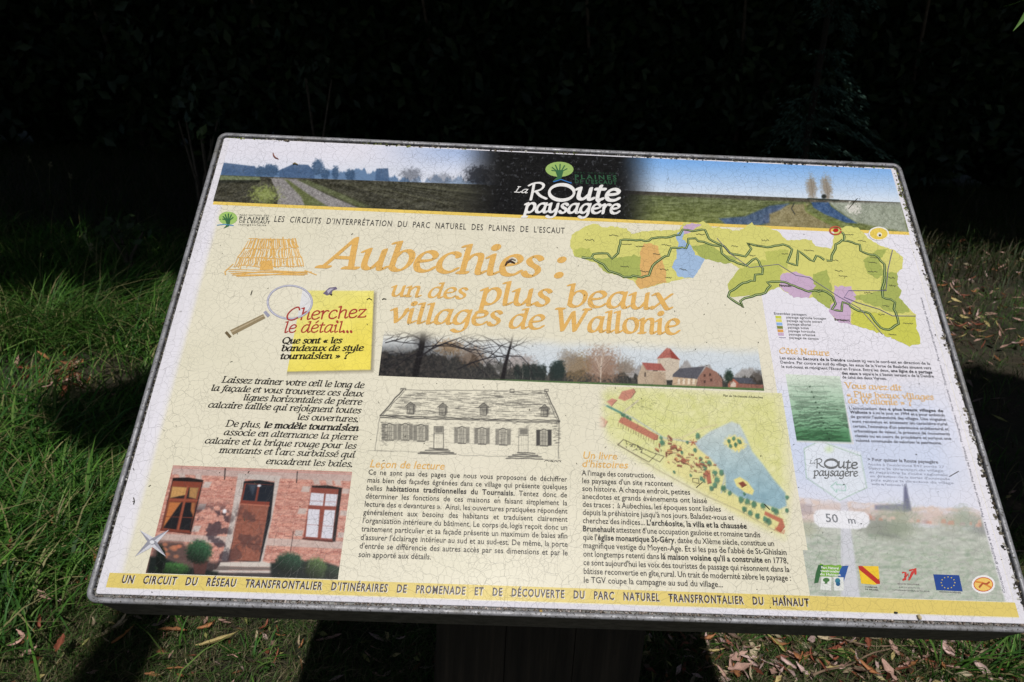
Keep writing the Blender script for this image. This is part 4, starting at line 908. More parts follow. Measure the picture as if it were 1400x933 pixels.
L3 = ["A l'image des constructions,", "les paysages d'un site racontent", "son histoire. A chaque endroit, petites", "anecdotes et grands événements ont laissé", "des traces ;  à Aubechies, les époques sont lisibles", "depuis la préhistoire jusqu'à nos jours. Baladez-vous et", "cherchez des indices... *L'archéosite, la villa et la chaussée*", "*Brunehault* attestent d'une occupation gauloise et romaine tandis", "que *l'église monastique St-Géry*, datée du XIème siècle, constitue un", "magnifique vestige du Moyen-Age. Et si les pas de l'abbé de St-Ghislain", "ont longtemps retenti dans *la maison voisine qu'il a construite* en 1778,", "ce sont aujourd'hui les voix des touristes de passage qui résonnent dans la", "bâtisse reconvertie en gîte rural. Un trait de modernité zèbre le paysage :", "le TGV coupe la campagne au sud du village..."]
px_end = [896, 920, 944, 967, 986, 1003.4, 1021.4, 1040, 1059, 1076, 1078, 1079.5, 1082, None]
pa, pz = (795.5, 650.3), (797.8, 797); e_ = []
for i, q in enumerate(px_end):
    if q is None: e_.append(None); continue
    Y = b(*pa)[1] + (b(*pz)[1] - b(*pa)[1]) * i / 13; X0 = b(*pa)[0]; yy = unb(X0, Y)[1] + (q - 796) * .034; e_.append(b(q, yy)[0])
block(tb, L3, pa, pz, 5.7, ends=e_, sx=.90)
tb.obj('village_history_text', M_PRINT, panel)
tb = Bag(); NS = (.14, .06, 20)
for s, pl, pr in (("Laissez traîner votre œil le long de", (303, 523.4), (497.4, 531)), ("la façade et vous trouverez ces deux", (288, 534.5), (496, 542.6)), ("lignes horizontales de pierre", (332, 547.6), (494.4, 553.9)), ("calcaire taillée qui rejoignent toutes", (284, 557.4), (493, 565.6)), ("les ouvertures.", (406, 574.2), (490, 577.4)),
                  ("De plus, *le modèle tournaisien*", (308.4, 583.4), (489.6, 589.6)), ("associe en alternance la pierre", (305.4, 595), (488.4, 602)), ("calcaire et la brique rouge pour les", (279.3, 606.4), (486.6, 614)), ("montants et l'arc surbaissé qui", (299, 619.4), (485, 626)), ("encadrent les baies.", (363, 634.6), (482, 638.8))):
    script(tb, s, pl, pr, 5.8, (40, 38, 36), ZT, NS, .14, sub=2)
tb.obj('facade_text', M_PRINT, panel)

# --- yellow paper note with its lens, and the note's lettering
P = Pic(.2130, -.2480, .2670 + .0080, -.3840, d=.0011, base=CREAM); P = Pic(.1620, -.2440, .2760, -.3880, d=.0010, base=CREAM); x, y = P.x, P.y
P.C[:] = P.C + (fbm(P.X * 9, P.Y * 9, 2)[..., None] - .5) * np.array([6, 5, 9])
P.fill((120, 112, 92), P.poly(cN((455, 80), (914, 70), (900, 428), (440, 440)), 3.2), .75)
nm = P.poly(cN((482, 58), (904, 60), (889, 420), (430, 430)), .8)
u = sst((x - 372) * .5 + (y - 400) * .9, 10, 150)[..., None]; yel = np.array([236, 228, 140]) * (1 - u) + np.array([244, 226, 98]) * u
P.fill(yel, nm); P.grain(9, .05, 5, nm)
lens = P.ell(*cN((521, 112))[0], 30, 22.5, -.08, .04)
P.fill((226, 226, 232), (lens[0], lens[1] * (P.x[lens[0]] > 381 + (P.y[lens[0]] - 400) * -.35)), .95)
keep = (P.poly(cN((482, 58), (904, 60), (889, 420), (430, 430)), 6)); km = np.zeros(x.shape, bool); km[keep[0]] = keep[1] > .02
P.obj('yellow_paper_note', .00013, panel, keep=km)
tb = Bag()
Q = [(396.3 + 30.3 * math.cos(a), 413.6 + 22.6 * math.sin(a)) for a in np.linspace(-.2, 2 * np.pi - .2, 60)]
pen(tb, bp(Q), .0013, .0013, 0, lin((166, 166, 188)), .0003, False); pen(tb, bp(Q), .0005, .0005, 0, lin((205, 205, 216)), .0004, False)
poly(tb, bp(cN((248, 240), (400, 166), (410, 185), (262, 262))), lin((150, 134, 104)), .0003); poly(tb, bp(cN((252, 246), (402, 171), (404, 176), (256, 252))), lin((184, 168, 138)), .0004); poly(tb, bp(cN((224, 252), (234, 243), (256, 268), (246, 277))), lin((112, 98, 72)), .0003); poly(tb, bp(cN((400, 158), (412, 150), (432, 172), (420, 182))), lin((160, 160, 178)), .0003)
tb.obj('magnifying_glass_print', M_PRINT, panel)
tb = Bag(); RED = (176, 62, 58); NM = (.075, .06, 30)
script(tb, 'Cherchez', (390, 438.5), (500, 434.2), 11.5, RED, ZT, (.085, .07, 30), .12, serif=False); script(tb, 'le détail...', (387, 455), (483, 454.6), 10.5, RED, ZT, (.085, .07, 30), .12, serif=False)
for s, pl, pr in (('*Que sont « les*', (385, 470.2), (467, 469.6)), ('*bandeaux de style*', (384, 480.4), (496.5, 480)), ('*tournaisien » ?*', (382.5, 491.4), (476, 490.6))): script(tb, s, pl, pr, 5.8, (36, 32, 28), ZT, (.12, .06, 20), .14, sub=2)
tb.obj('note_lettering', M_PRINT, panel)

# --- thatched roof sketch
tb = Bag(); oc = lin(ORA)
def st(pts, wd, j=0.0, z=.0003, cc=cT, col=None):
    q = np.array(cc(*pts), float) + rng.normal(size=(len(pts), 2)) * j; pen(tb, bp([tuple(v) for v in q]), wd, wd * .7, .5, oc if col is None else col, z, False)
L_ = lambda t_: (205 - 78 * t_, 412 + 0 * t_); 
rows = [(492, 540, 204, 412, 182, 428), (536, 585, 178, 425, 152, 440), (578, 622, 150, 438, 132, 448)]
for (ya, yb2, xa0, xa1, xb0, xb1) in rows:
    nn = 34
    for i in range(nn):
        t_ = i / (nn - 1) + rng.normal() * .006; x0 = xa0 + (xa1 - xa0) * t_; x1 = xb0 + (xb1 - xb0) * t_
        st(((x0, ya + rng.normal() * 3), ((x0 + x1) / 2 + rng.normal() * 2, (ya + yb2) / 2), (x1, yb2 - 6 + rng.normal() * 4)), (.0004 + .0005 * rng.random()), .4, z=.0003 + zstep())
    st([(xb0 + (xb1 - xb0) * i / 8, yb2 - 8 + rng.normal() * 3) for i in range(9)], .0007)
st([(200 + 26 * i, 492 + rng.normal() * 3) for i in range(9)], .0007)
poly(tb, bp(cT((255, 590), (308, 588), (312, 630), (250, 632))), oc, .00036)
for k in range(10): st(((92 + 8 * k, 636 + 2.6 * k), (260, 640 + k), (455 + 6 * (k % 4), 634 + k * 2)), .0007, 2.5)
st(((455, 634), (510, 655)), .0008); st(((130, 605), (92, 640), (95, 655)), .0009)
tb.obj('thatched_roof_sketch', M_PRINT, panel)

# --- tree emblem with park name, twice; route logo
def emblem(bag, cc, cx, cy, rx, ry, z, dark):
    q = cc((cx, cy))[0]; disc(bag, q, rx, ry, (164, 200, 112) if not dark else (160, 190, 110), z)
    for a, l_ in ((-1.15, .75), (-.75, .95), (-.35, 1.05), (.05, 1.1), (.45, 1.05), (.9, .85)):
        x0, y0 = q[0], q[1] + ry * .95; pen(bag, bp([(x0, y0), (x0 + math.sin(a) * rx * .28, y0 - ry * .7), (x0 + math.sin(a) * rx * .8 * l_, y0 - ry * (.5 + 1.0 * l_ * math.cos(a)))]), .0009, .0009, 0, lin((62, 110, 74)), z + .0001 + zstep())
    poly(bag, bp([(q[0] - rx * .32, q[1] + ry * .1), (q[0] + rx * .30, q[1] + ry * .1), (q[0] + rx * .14, q[1] + ry * 1.2), (q[0] - rx * .5, q[1] + ry * 1.6), (q[0] - rx * .15, q[1] + ry)]), lin((62, 110, 74)), z + .00006)
tb = Bag(); emblem(tb, cT, 106, 396, 12.8, 9, .0003, False); pen(tb, bp(cT((58, 428), (90, 424), (130, 430))), .0007, .0007, 0, lin((92, 156, 204)), .0005)
G_ = (70, 74, 70); text(tb, 'PARC NATUREL DES', cT((158, 385))[0], cT((292, 388))[0], 1.8, G_, .0003, track=.2); text(tb, '*PLAINES*', cT((155, 401))[0], cT((290, 405))[0], 3.1, G_, .0003, track=.15); text(tb, "DE *L'ESCAUT*", cT((155, 416))[0], cT((296, 421))[0], 2.9, G_, .0003, track=.05); text(tb, 'TRANSFRONTALIER', cT((152, 428))[0], cT((280, 432))[0], 1.5, G_, .0003, track=.2)
tb.obj('park_emblem', M_PRINT, panel)
tb = Bag(); emblem(tb, cU, 283, 140, 19.2, 10.3, .0003, True)
pen(tb, bp(cU((258, 196), (290, 186), (335, 202))), .0015, .0008, 0, lin((60, 120, 190)), .0003)
G2 = (52, 92, 66); text(tb, 'PARC NATUREL DES', cU((352, 158))[0], cU((542, 163))[0], 1.8, (40, 66, 50), .0003, track=.2); text(tb, '*PLAINES*', cU((352, 183))[0], cU((545, 187))[0], 4.5, G2, .0003, track=.2); text(tb, "DE *L'ESCAUT*", cU((352, 203))[0], cU((545, 209))[0], 4.1, G2, .0003, track=.1)
def route_logo(bag, cc, M_, col, k=1.0, z=.0006, nm=1.0):
    g = lambda p: cc(M_(p))[0]; W_ = (.115 * nm, .07 * nm, 35)
    script(bag, 'La', g((78, 244)), g((134, 249)), 5.2 * k, col, z, (.13 * nm, .09 * nm, 35), .3, serif=False)
    script(bag, 'R', g((146, 280)), g((226, 274)), 14.6 * k, col, z, W_, .15, serif=False)
    script(bag, 'ute', g((352, 275)), g((556, 284)), 15.5 * k, col, z, (.17 * nm, .10 * nm, 40), .15, serif=False)
    script(bag, 'paysagère', g((118, 336)), g((556, 342)), 12.5 * k, col, z, (.165 * nm, .09 * nm, 40), .2, serif=False)
    q = g((293, 246)); Q = [(q[0] + (17.0 * math.cos(a)) * k, q[1] + (10.6 * math.sin(a)) * k) for a in np.linspace(0, 2 * np.pi, 40)]
    pen(bag, bp(Q), .0032 * k * nm, .0017 * k * nm, rad(70), lin(col), z, False)
route_logo(tb, cU, lambda p: p, (240, 238, 236))
tb.obj('route_logo', M_PRINT, panel)
tb = Bag(); mm = lambda p: (422 + (p[0] - 78) * .462, 583 + (p[1] - 249) * .60)
route_logo(tb, cR, mm, (118, 120, 122), .54, .0004, .85)
text(tb, '50', cR((496, 846))[0], cR((556, 850))[0], 9.0, (140, 142, 148), .0004); text(tb, 'm', cR((598, 853))[0], cR((636, 855))[0], 7.4, (140, 142, 148), .0004); text(tb, '.', cR((652, 857))[0], cR((664, 857))[0], 7, (90, 92, 98), .0004)
tb.obj('signpost_lettering', M_PRINT, panel)

# --- texts of the right-hand column
tb = Bag(); OR2 = (232, 190, 128); NO = (.15, .08, 30)
script(tb, 'Côté Nature', (1065.5, 483.4), (1134, 486.8), 5.1, OR2, ZT, NO, .05)
script(tb, 'Vous avez dit', (1155.5, 531), (1233, 534.5), 5.1, OR2, ZT, NO, .02); script(tb, '« Plus beaux villages', (1157.6, 542.8), (1277, 547), 5.1, OR2, ZT, NO, .02); script(tb, 'de Wallonie » ?', (1160, 551.5), (1247.6, 555), 5.1, OR2, ZT, NO, .02)
DK = (66, 66, 72)
for s, pl, pr in (("Les eaux du *Secours de la Dendre* coulent ici vers le nord-est en direction de la", (1066, 491.5), (1271.6, 499.2)), ("Dendre. Par contre au sud du village, les eaux de la Verne de Basècles sinuent vers", (1067, 497.4), (1273.4, 505.4)), ("le sud-ouest et rejoignent l'Escaut en France. Entre les deux, *une ligne de « partage*", (1068.5, 503.4), (1275, 511.2)), ("*des eaux »* sépare le « bassin versant » de la Dendre", (1151, 512.4), (1277, 516.8)), ("de celui des deux Vernes.", (1151.6, 517.8), (1212.5, 520)),
                  ("L'association des *« plus beaux villages de*", (1160.6, 560), (1290, 564)), ("*Wallonie »* a vu le jour en 1994 et a pour ambition", (1162.4, 565.6), (1292, 570)), ("de garantir l'authenticité des villages. Une vingtaine", (1163, 571.8), (1293.4, 576)), ("sont reconnus et attestent un caractère rural", (1165, 578.2), (1295.6, 582.2)), ("certain, l'existence d'un patrimoine architectural et", (1166, 584.8), (1297, 589)), ("urbanistique de valeur, la présence de monuments", (1167.5, 591.4), (1299, 595.6)), ("classés ou en cours de procédure et surtout une", (1169, 598), (1300.6, 602)), ("volonté communale de valoriser le patrimoine.", (1170, 604.4), (1288, 608.2))):
    text(tb, s, pl, pr, 3.1, DK, ZT)
text(tb, '*> Pour quitter la Route paysagère*', (1186.4, 630.4), (1283, 634.2), 3.4, (128, 130, 142), ZT)
LG = (172, 176, 192)
for k, (s, r_) in enumerate((("Accès à l'autoroute E42 sortie 27 :", 1295), ("Suivre la direction du village", 1290), ("et rejoindre la route régionale", 1296), ("en direction de la sortie d'autoroute", 1299), ("puis suivre la direction du village", 1304), ("sortie de l'autoroute E42", 1240))):
    y0 = 636.5 + k * 5.4; text(tb, s, (1186 + k * 1.2, y0), (r_, y0 + (r_ - 1186) * .036), 2.5, LG, ZT)
text(tb, 'Ensembles paysagers', (1058, 430.4), (1103, 432.2), 2.6, (110, 110, 116), ZT)
cl_ = ((206, 210, 84), (226, 220, 112), (146, 184, 232), (132, 140, 62), (226, 168, 92), (204, 176, 204))
for k, (s, r_) in enumerate((('paysage agricole bocager', 1130), ('paysage agricole ouvert', 1124), ('paysage alluvial', 1109), ('paysage boisé', 1106), ('paysage horticole', 1114.6), ('paysage urbanisé', 1115), ('paysage de canaux', 1119.6))):
    y0 = 435.6 + k * 4.66; x0 = 1075 + k * .7; text(tb, s, (x0, y0), (r_, y0 + (r_ - x0) * .036), 2.5, (110, 110, 112), ZT)
    if k < 6: poly(tb, bp([(x0 - 15, y0 - 3.6), (x0 - 7, y0 - 3.3), (x0 - 6.6, y0 + .5), (x0 - 14.6, y0 + .2)]), lin(cl_[k]), .0002 + .00001 * k)
    else:
        pen(tb, bp([(x0 - 14, y0 - 1.6), (x0 - 10, y0 - 1.5)]), .0004, .0004, 0, lin((140, 130, 160)), .0003); pen(tb, bp([(x0 - 9, y0 - 1.5), (x0 - 5, y0 - 1.3)]), .0004, .0004, 0, lin((140, 130, 160)), .0003)
text(tb, "Plan de l'Archéosite d'Aubechies", (988.5, 542.6), (1043, 545.2), 2.3, (70, 70, 60), ZT, shear=.2); pen(tb, bp(cV(*[(814 + 5 * i, 667 + .25 * i + rng.normal() * 3) for i in range(16)])), .0004, .0003, .5, lin((70, 68, 66)), ZT, False)
X_ = .9755; text(tb, "Conception graphique et textes : Parc naturel des Plaines de l'Escaut - Photographies : Parc naturel - Illustrations - Parc naturel transfrontalier du Hainaut", unb(X_, -.6130), unb(X_, -.2350), 2.1, (150, 150, 160), ZT, em=.0040)
tb.obj('nature_text', M_PRINT, panel)

# --- logos along the bottom right, compass star, pin
tb = Bag(); z = .0003
P_ = lambda *p: bp(cQ(*p))
poly(tb, P_((262, 408), (272, 392), (290, 400), (320, 398), (340, 402), (362, 398), (372, 408), (360, 450), (330, 452), (270, 452)), lin((128, 178, 72)), z)
poly(tb, P_((262, 400), (285, 398), (270, 450), (262, 480), (243, 484), (250, 440)), lin((58, 106, 66)), z + .00004); poly(tb, P_((372, 404), (400, 402), (392, 430), (378, 476), (352, 452), (362, 420)), lin((54, 92, 160)), z + .00008)
poly(tb, P_((276, 452), (322, 454), (320, 516), (270, 512)), lin((226, 228, 224)), z + .00012); poly(tb, P_((330, 454), (377, 456), (378, 517), (334, 516)), lin((226, 228, 224)), z + .00012)
disc(tb, cQ((298, 468))[0], 4.6, 3, (76, 120, 70), z + .00018); poly(tb, P_((294, 468), (302, 468), (304, 484), (290, 486)), lin((76, 120, 70)), z + .0002); disc(tb, cQ((350, 472))[0], 3.6, 3.8, (60, 130, 150), z + .00018); disc(tb, cQ((352, 486))[0], 3.0, 3, (48, 100, 140), z + .00024)
for k, s in enumerate(('Parc Naturel', 'transfrontalier', 'du Hainaut')): text(tb, '*' + s + '*', cQ((276 - k * 3, 416 + k * 15))[0], cQ((356 + k * 4, 420 + k * 15))[0], 2.5, (236, 240, 232), z + .0003)
poly(tb, P_((444, 404), (536, 405), (543, 484), (520, 490), (458, 484)), lin((240, 202, 60)), z); poly(tb, P_((444, 404), (462, 404), (543, 472), (543, 486), (528, 486), (448, 420)), lin((190, 58, 48)), z + .00006)
text(tb, '*COMMUNE*', cQ((474, 502))[0], cQ((532, 505))[0], 1.5, (90, 92, 90), z); text(tb, '*DE BELOEIL*', cQ((476, 513))[0], cQ((538, 517))[0], 1.5, (90, 92, 90), z)
for Q in (((648, 434), (660, 434), (658, 468), (650, 466)), ((650, 468), (672, 440), (676, 466), (690, 432)), ((676, 466), (700, 424), (704, 418)), ((680, 424), (706, 418), (705, 440))): pen(tb, bp(cQ(*Q)), .0013, .0009, .5, lin((206, 72, 66)), z + zstep())
text(tb, 'RÉGION WALLONNE', cQ((624, 488))[0], cQ((724, 492))[0], 1.5, (120, 110, 112), z); text(tb, 'SUR LA ROUTE DE', cQ((630, 504))[0], cQ((725, 508))[0], 1.4, (130, 130, 130), z); text(tb, 'COMMISSARIAT GÉNÉRAL AU TOURISME', cQ((600, 516))[0], cQ((770, 524))[0], 1.5, (120, 120, 120), z)
poly(tb, P_((786, 442), (904, 446), (920, 520), (800, 514)), lin((48, 78, 150)), z)
for k in range(12):
    a = k * math.pi / 6; q = cQ((853 + 31 * math.cos(a), 480 + 26 * math.sin(a)))[0]; disc(tb, q, .85, .8, (226, 206, 90), z + .0001, 6)
text(tb, 'UNION EUROPÉENNE', cQ((814, 524))[0], cQ((914, 530))[0], 1.6, (110, 112, 110), z)
disc(tb, cQ((1014, 488))[0], 16.2, 12.8, (240, 238, 238), z); disc(tb, cQ((1014, 488))[0], 13.5, 10, (206, 96, 62), z + .00005); disc(tb, cQ((1014, 488))[0], 12.3, 8.8, (240, 200, 110), z + .0001)
pen(tb, bp(cQ((980, 476), (1010, 480), (1048, 502))), .0012, .0009, 0, lin((222, 140, 70)), z + .0002); pen(tb, bp(cQ((996, 500), (1010, 484), (1030, 486), (1040, 478))), .0009, .0009, 0, lin((180, 90, 60)), z + .0003)
tb.obj('partner_logos', M_PRINT, panel)
tb = Bag(); z = .0003; ctr = (361, 406)
for tip, s1, s2 in (((303, 350), (345, 412), (372, 388)), ((438, 348), (352, 392), (378, 416)), ((425, 472), (378, 400), (350, 420)), ((282, 472), (342, 398), (368, 424))):
    poly(tb, bp(cB(tip, s1, ctr)), lin((152, 152, 164)), z); poly(tb, bp(cB(tip, s2, ctr)), lin((212, 212, 220)), z + .00004); z += .00008
disc(tb, cB(ctr)[0], 4.2, 3.4, (160, 160, 170), .0008); disc(tb, cB(ctr)[0], 3.1, 2.4, (222, 222, 228), .0009)
tb.obj('compass_star_print', M_PRINT, panel)
tb = Bag(); poly(tb, bp(cN((672, 72), (700, 46), (732, 42), (738, 52), (716, 60), (712, 74), (690, 82))), lin((118, 108, 132)), .0003); poly(tb, bp(cN((690, 60), (706, 50), (722, 50), (708, 60), (696, 74))), lin((190, 184, 200)), .0004); poly(tb, bp(cN((700, 76), (716, 74), (712, 84))), lin((60, 54, 50)), .0004)
tb.obj('drawing_pin_print', M_PRINT, panel)

# --- moss, grit and dried dirt in the gutter between rim and print
cb = Bag()
def blob(p, r, h, col):
    k = 6; ph = rng.random() * 6; ring = [(p[0] + r * (.7 + .6 * rng.random()) * math.cos(ph + a), p[1] + r * (.7 + .6 * rng.random()) * math.sin(ph + a), p[2]) for a in np.linspace(0, 2 * np.pi, k, endpoint=False)]
    top = [(q[0] * .5 + p[0] * .5, q[1] * .5 + p[1] * .5, p[2] + h * (.7 + .5 * rng.random())) for q in ring]
    V = ring + top + [(p[0], p[1], p[2] + h * 1.1)]
    F = []
    for i in range(k):
        j = (i + 1) % k; F += [[i, j, k + j], [i, k + j, k + i], [k + i, k + j, 2 * k]]
    cb.add(V, F, np.array(col) * (.6 + .8 * rng.random()))
DIRT = [(.05, .04, .03), (.10, .085, .06), (.24, .22, .18), (.40, .39, .36), (.03, .03, .028)]; MOSS = [(.13, .15, .03), (.22, .24, .08), (.09, .11, .03)]
for side, L, dens in (('t', BW, 620), ('r', BH, 760), ('l', BH, 420), ('b', BW, 900)):
    clump = fbm(np.linspace(0, 30, 400), np.zeros(400), ord(side), 4)
    for k in range(dens):
        u = rng.random(); cl = clump[int(u * 399)]
        if side in 'tr' and cl < .38 and rng.random() < .7: continue
        w_ = {'t': .0032, 'r': .0046, 'l': .0026, 'b': .0030}[side]
        d = .0060 + w_ * rng.random() * (1.5 if (cl > .55 and side in 'tr') else 1)
        X, Y = {'t': (.01 + u * .98, -d), 'b': (.01 + u * .98, -BH + d), 'l': (d, -.01 - u * .63), 'r': (1 - d, -.01 - u * .63)}[side]
        pal = MOSS if (side == 't' and (u < .06 or (u > .2 and u < .28) or u > .93) and rng.random() < .65) or (side == 'r' and u < .12 and rng.random() < .6) else DIRT
        if side == 'b': pal = [(.20, .16, .13), (.34, .29, .26), (.13, .11, .09), (.40, .36, .34)]
        r = (.0006 + .0013 * rng.random() ** 2) * (1.35 if side in 'tr' and cl > .5 else .8)
        z0 = -.0030 if d < PI_ else -.0001
        blob((X, Y, z0), r, (.0028 if d < PI_ else .0006) * (.5 + .7 * rng.random()), random.choice(pal))
for X in (.353, .487, .503, .518, .753, .770, .887, .941):
    for k in range(9): blob((X + rng.normal() * .003, -.0088 + rng.normal() * .001, -.001), .0014, .002, random.choice(DIRT[:2] + MOSS[2:]))
crust = place(cb.obj('moss_and_grit', M_CRUST)); crust['kind'] = 'stuff'

# --- the post that carries the board, built of three boards with two brackets
def box(x0, x1, y0, y1, z0, z1, bev=.0):
    bb = bev; V = []; F = []
    for z, s_ in ((z0, bb), (z0 + bb, 0), (z1 - bb, 0), (z1, bb)):
        V += [(x0 + s_ + bb * 0, y0 + s_, z), (x1 - s_, y0 + s_, z), (x1 - s_, y1 - s_, z), (x0 + s_, y1 - s_, z)]
    for i in range(3):
        for j in range(4): k = (j + 1) % 4; F.append([i * 4 + j, i * 4 + k, i * 4 + 4 + k, i * 4 + 4 + j])
    F += [[3, 2, 1, 0], [12, 13, 14, 15]]
    return V, F
post = empty('wooden_post'); post.name = 'support_post'; post.parent = board; post.location = (0, 0, 0)
bpy.data.objects.remove(post)
for i in range(3):
    x0 = -.160 + i * .107; V, F = box(x0, x0 + .1058, -.045 + .001 * i, .045, -.05, .955 - .0 * i, .004)
    o = mesh('post_plank', V, F, None, M_WOOD, board)
V, F = box(-.17, .17, .046, .09, .35, .43, .003); mesh('cross_rail', V, F, None, M_WOOD, board)
for sx_ in (-.13, .03):
    V, F = box(sx_, sx_ + .03, -.052, -.0455, .80, .90, .001); mesh('bracket', V, F, None, M_TRAY, board)
    k = 8
    for zc in (.82, .88):
        br = Bag(); ring = [(sx_ + .015 + .007 * math.cos(a), z_, zc + .007 * math.sin(a)) for z_ in (-.052, -.057) for a in np.linspace(0, 2 * np.pi, k, endpoint=False)] + [(sx_ + .015, -.058, zc)]
        br.add(ring, [f for i in range(k) for f in ([i, (i + 1) % k, k + (i + 1) % k], [i, k + (i + 1) % k, k + i], [k + i, k + (i + 1) % k, 2 * k])], (.2, .2, .2))
        br.obj('bolt', M_ALU, board)

# --- small things lying on the print
def onboard(px, py, z=.0): X, Y = b(px, py); return ORG + Vector((X, Y * math.cos(TAU) - z * math.sin(TAU), Y * math.sin(TAU) + z * math.cos(TAU)))
def debris(name, pts, r, col, label, cat):
    V = []; F = []; k = 6; n = len(pts)
    for i, (px, py) in enumerate(pts):
        X, Y = b(px, py); rr_ = r * (.35 + .65 * math.sin(math.pi * (i + .5) / n)); q = (b(*pts[min(i + 1, n - 1)]), b(*pts[max(i - 1, 0)])); t = np.array(q[0]) - np.array(q[1]); t = t / (np.linalg.norm(t) + 1e-9)
        for j in range(k):
            a = 2 * math.pi * j / k; V.append((X - t[1] * math.cos(a) * rr_, Y + t[0] * math.cos(a) * rr_, .0007 + rr_ * .9 + math.sin(a) * rr_))
    for i in range(n - 1):
        for j in range(k): jj = (j + 1) % k; F.append([i * k + j, i * k + jj, (i + 1) * k + jj, (i + 1) * k + j])
    F += [list(range(k))[::-1], [(n - 1) * k + j for j in range(k)]]
    o = mesh(name, V, F, np.tile(np.array(lin(col)), (len(V), 1)) * (.7 + .6 * rng.random((len(V), 1))), M_LEAF, None, True)
    o.location = ORG; o.rotation_euler = (TAU, 0, 0); tag(o, label, cat); return o
debris('seed_husk', cT((312, 100), (314, 112), (322, 122), (336, 128)), .0011, (150, 96, 84), 'curved reddish brown seed husk lying on the white sky of the board, top left', 'seed husk')
debris('dry_bud', cT((402, 152), (412, 148), (424, 154)), .0013, (150, 138, 104), 'small tan dry bud on the printed barn roof, top left of the board', 'bud')
debris('bird_dropping', cU((36, 580), (44, 566), (60, 560), (80, 570)), .0016, (88, 62, 52), 'brown crusty dropping stuck on the e of the big orange title', 'dropping')
debris('crumb_of_dirt', cU((52, 556), (66, 548), (84, 556)), .0013, (216, 206, 196), 'pale crumb of dirt beside the brown dropping on the orange title', 'crumb')
debris('dry_fleck', cT((738, 768), (750, 762), (762, 770)), .0006, (70, 62, 48), 'dark dry fleck at the top right corner of the yellow paper note', 'fleck')
debris('dry_fleck', cT((808, 768), (816, 764), (828, 766)), .0007, (60, 56, 44), 'dark dry fleck between the yellow note and the word un of the title', 'fleck')
debris('yellow_crumb', cL((926, 722), (932, 719), (938, 723)), .0014, (214, 180, 110), 'yellowish crumb sitting on the bottom rim of the board near its middle', 'crumb')
debris('beige_flake', [(1254, 841), (1256, 845), (1257, 848)], .0022, (206, 190, 150), 'beige flake on the white lower margin of the board, right of the middle', 'flake')
debris('dark_crumb', [(1222, 838), (1226, 838.6)], .0012, (60, 60, 60), 'dark crumb on the lower white margin under the yellow band', 'crumb')

nb_ = Bag()
for k in range(170):
    X0, Y0 = .012 + .976 * rng.random(), -.012 - .63 * rng.random() ** .8; a = rng.choice([1.5, 2.2, .6]) + rng.normal() * .3; L = (.0006 + .0022 * rng.random() ** 2)
    pen(nb_, [(X0, Y0), (X0 + math.cos(a) * L * .5 + rng.normal() * .0003, Y0 + math.sin(a) * L * .5), (X0 + math.cos(a) * L, Y0 + math.sin(a) * L)], .00022 + .00025 * rng.random(), .0002, 0, lin((74, 70, 58)) * (.5 + rng.random()), .00095)
for p in ([(183, 681), (184, 686), (183, 690)], [(345, 398), (343, 404)], [(1166, 278), (1172, 272), (1160, 286)], [(1045, 690), (1052, 697)], [(1298, 652), (1310, 645)], [(960, 660), (952, 667)]): pen(nb_, bp(p), .0005, .0004, 0, lin((60, 56, 46)), .00095)
nb_.obj('scratches_and_specks', M_PRINT, panel)['kind'] = 'stuff'
# ------------------------------------------------------------------ ground
gn = 90; gx, gy = np.meshgrid(np.linspace(-1, 1, gn), np.linspace(-1, 1, gn))
gx = np.sign(gx) * np.abs(gx) ** 2.6 * 90; gy = np.sign(gy) * np.abs(gy) ** 2.6 * 90 + 3
def gz(x, y): return .035 * (fbm(np.asarray(x) * .9 + 40, np.asarray(y) * .9 + 40, 4, 3) - .5) * np.clip(np.abs(np.asarray(x)) + np.abs(np.asarray(y) - 1) - .3, 0, 1)
i = np.arange(gn * gn).reshape(gn, gn)
F = np.stack([i[:-1, :-1].ravel(), i[:-1, 1:].ravel(), i[1:, 1:].ravel(), i[1:, :-1].ravel()], 1)
g = mesh('ground', np.column_stack([gx.ravel(), gy.ravel(), gz(gx, gy).ravel() - .004]), F, None, M_GROUND, None, True); g['kind'] = 'structure'

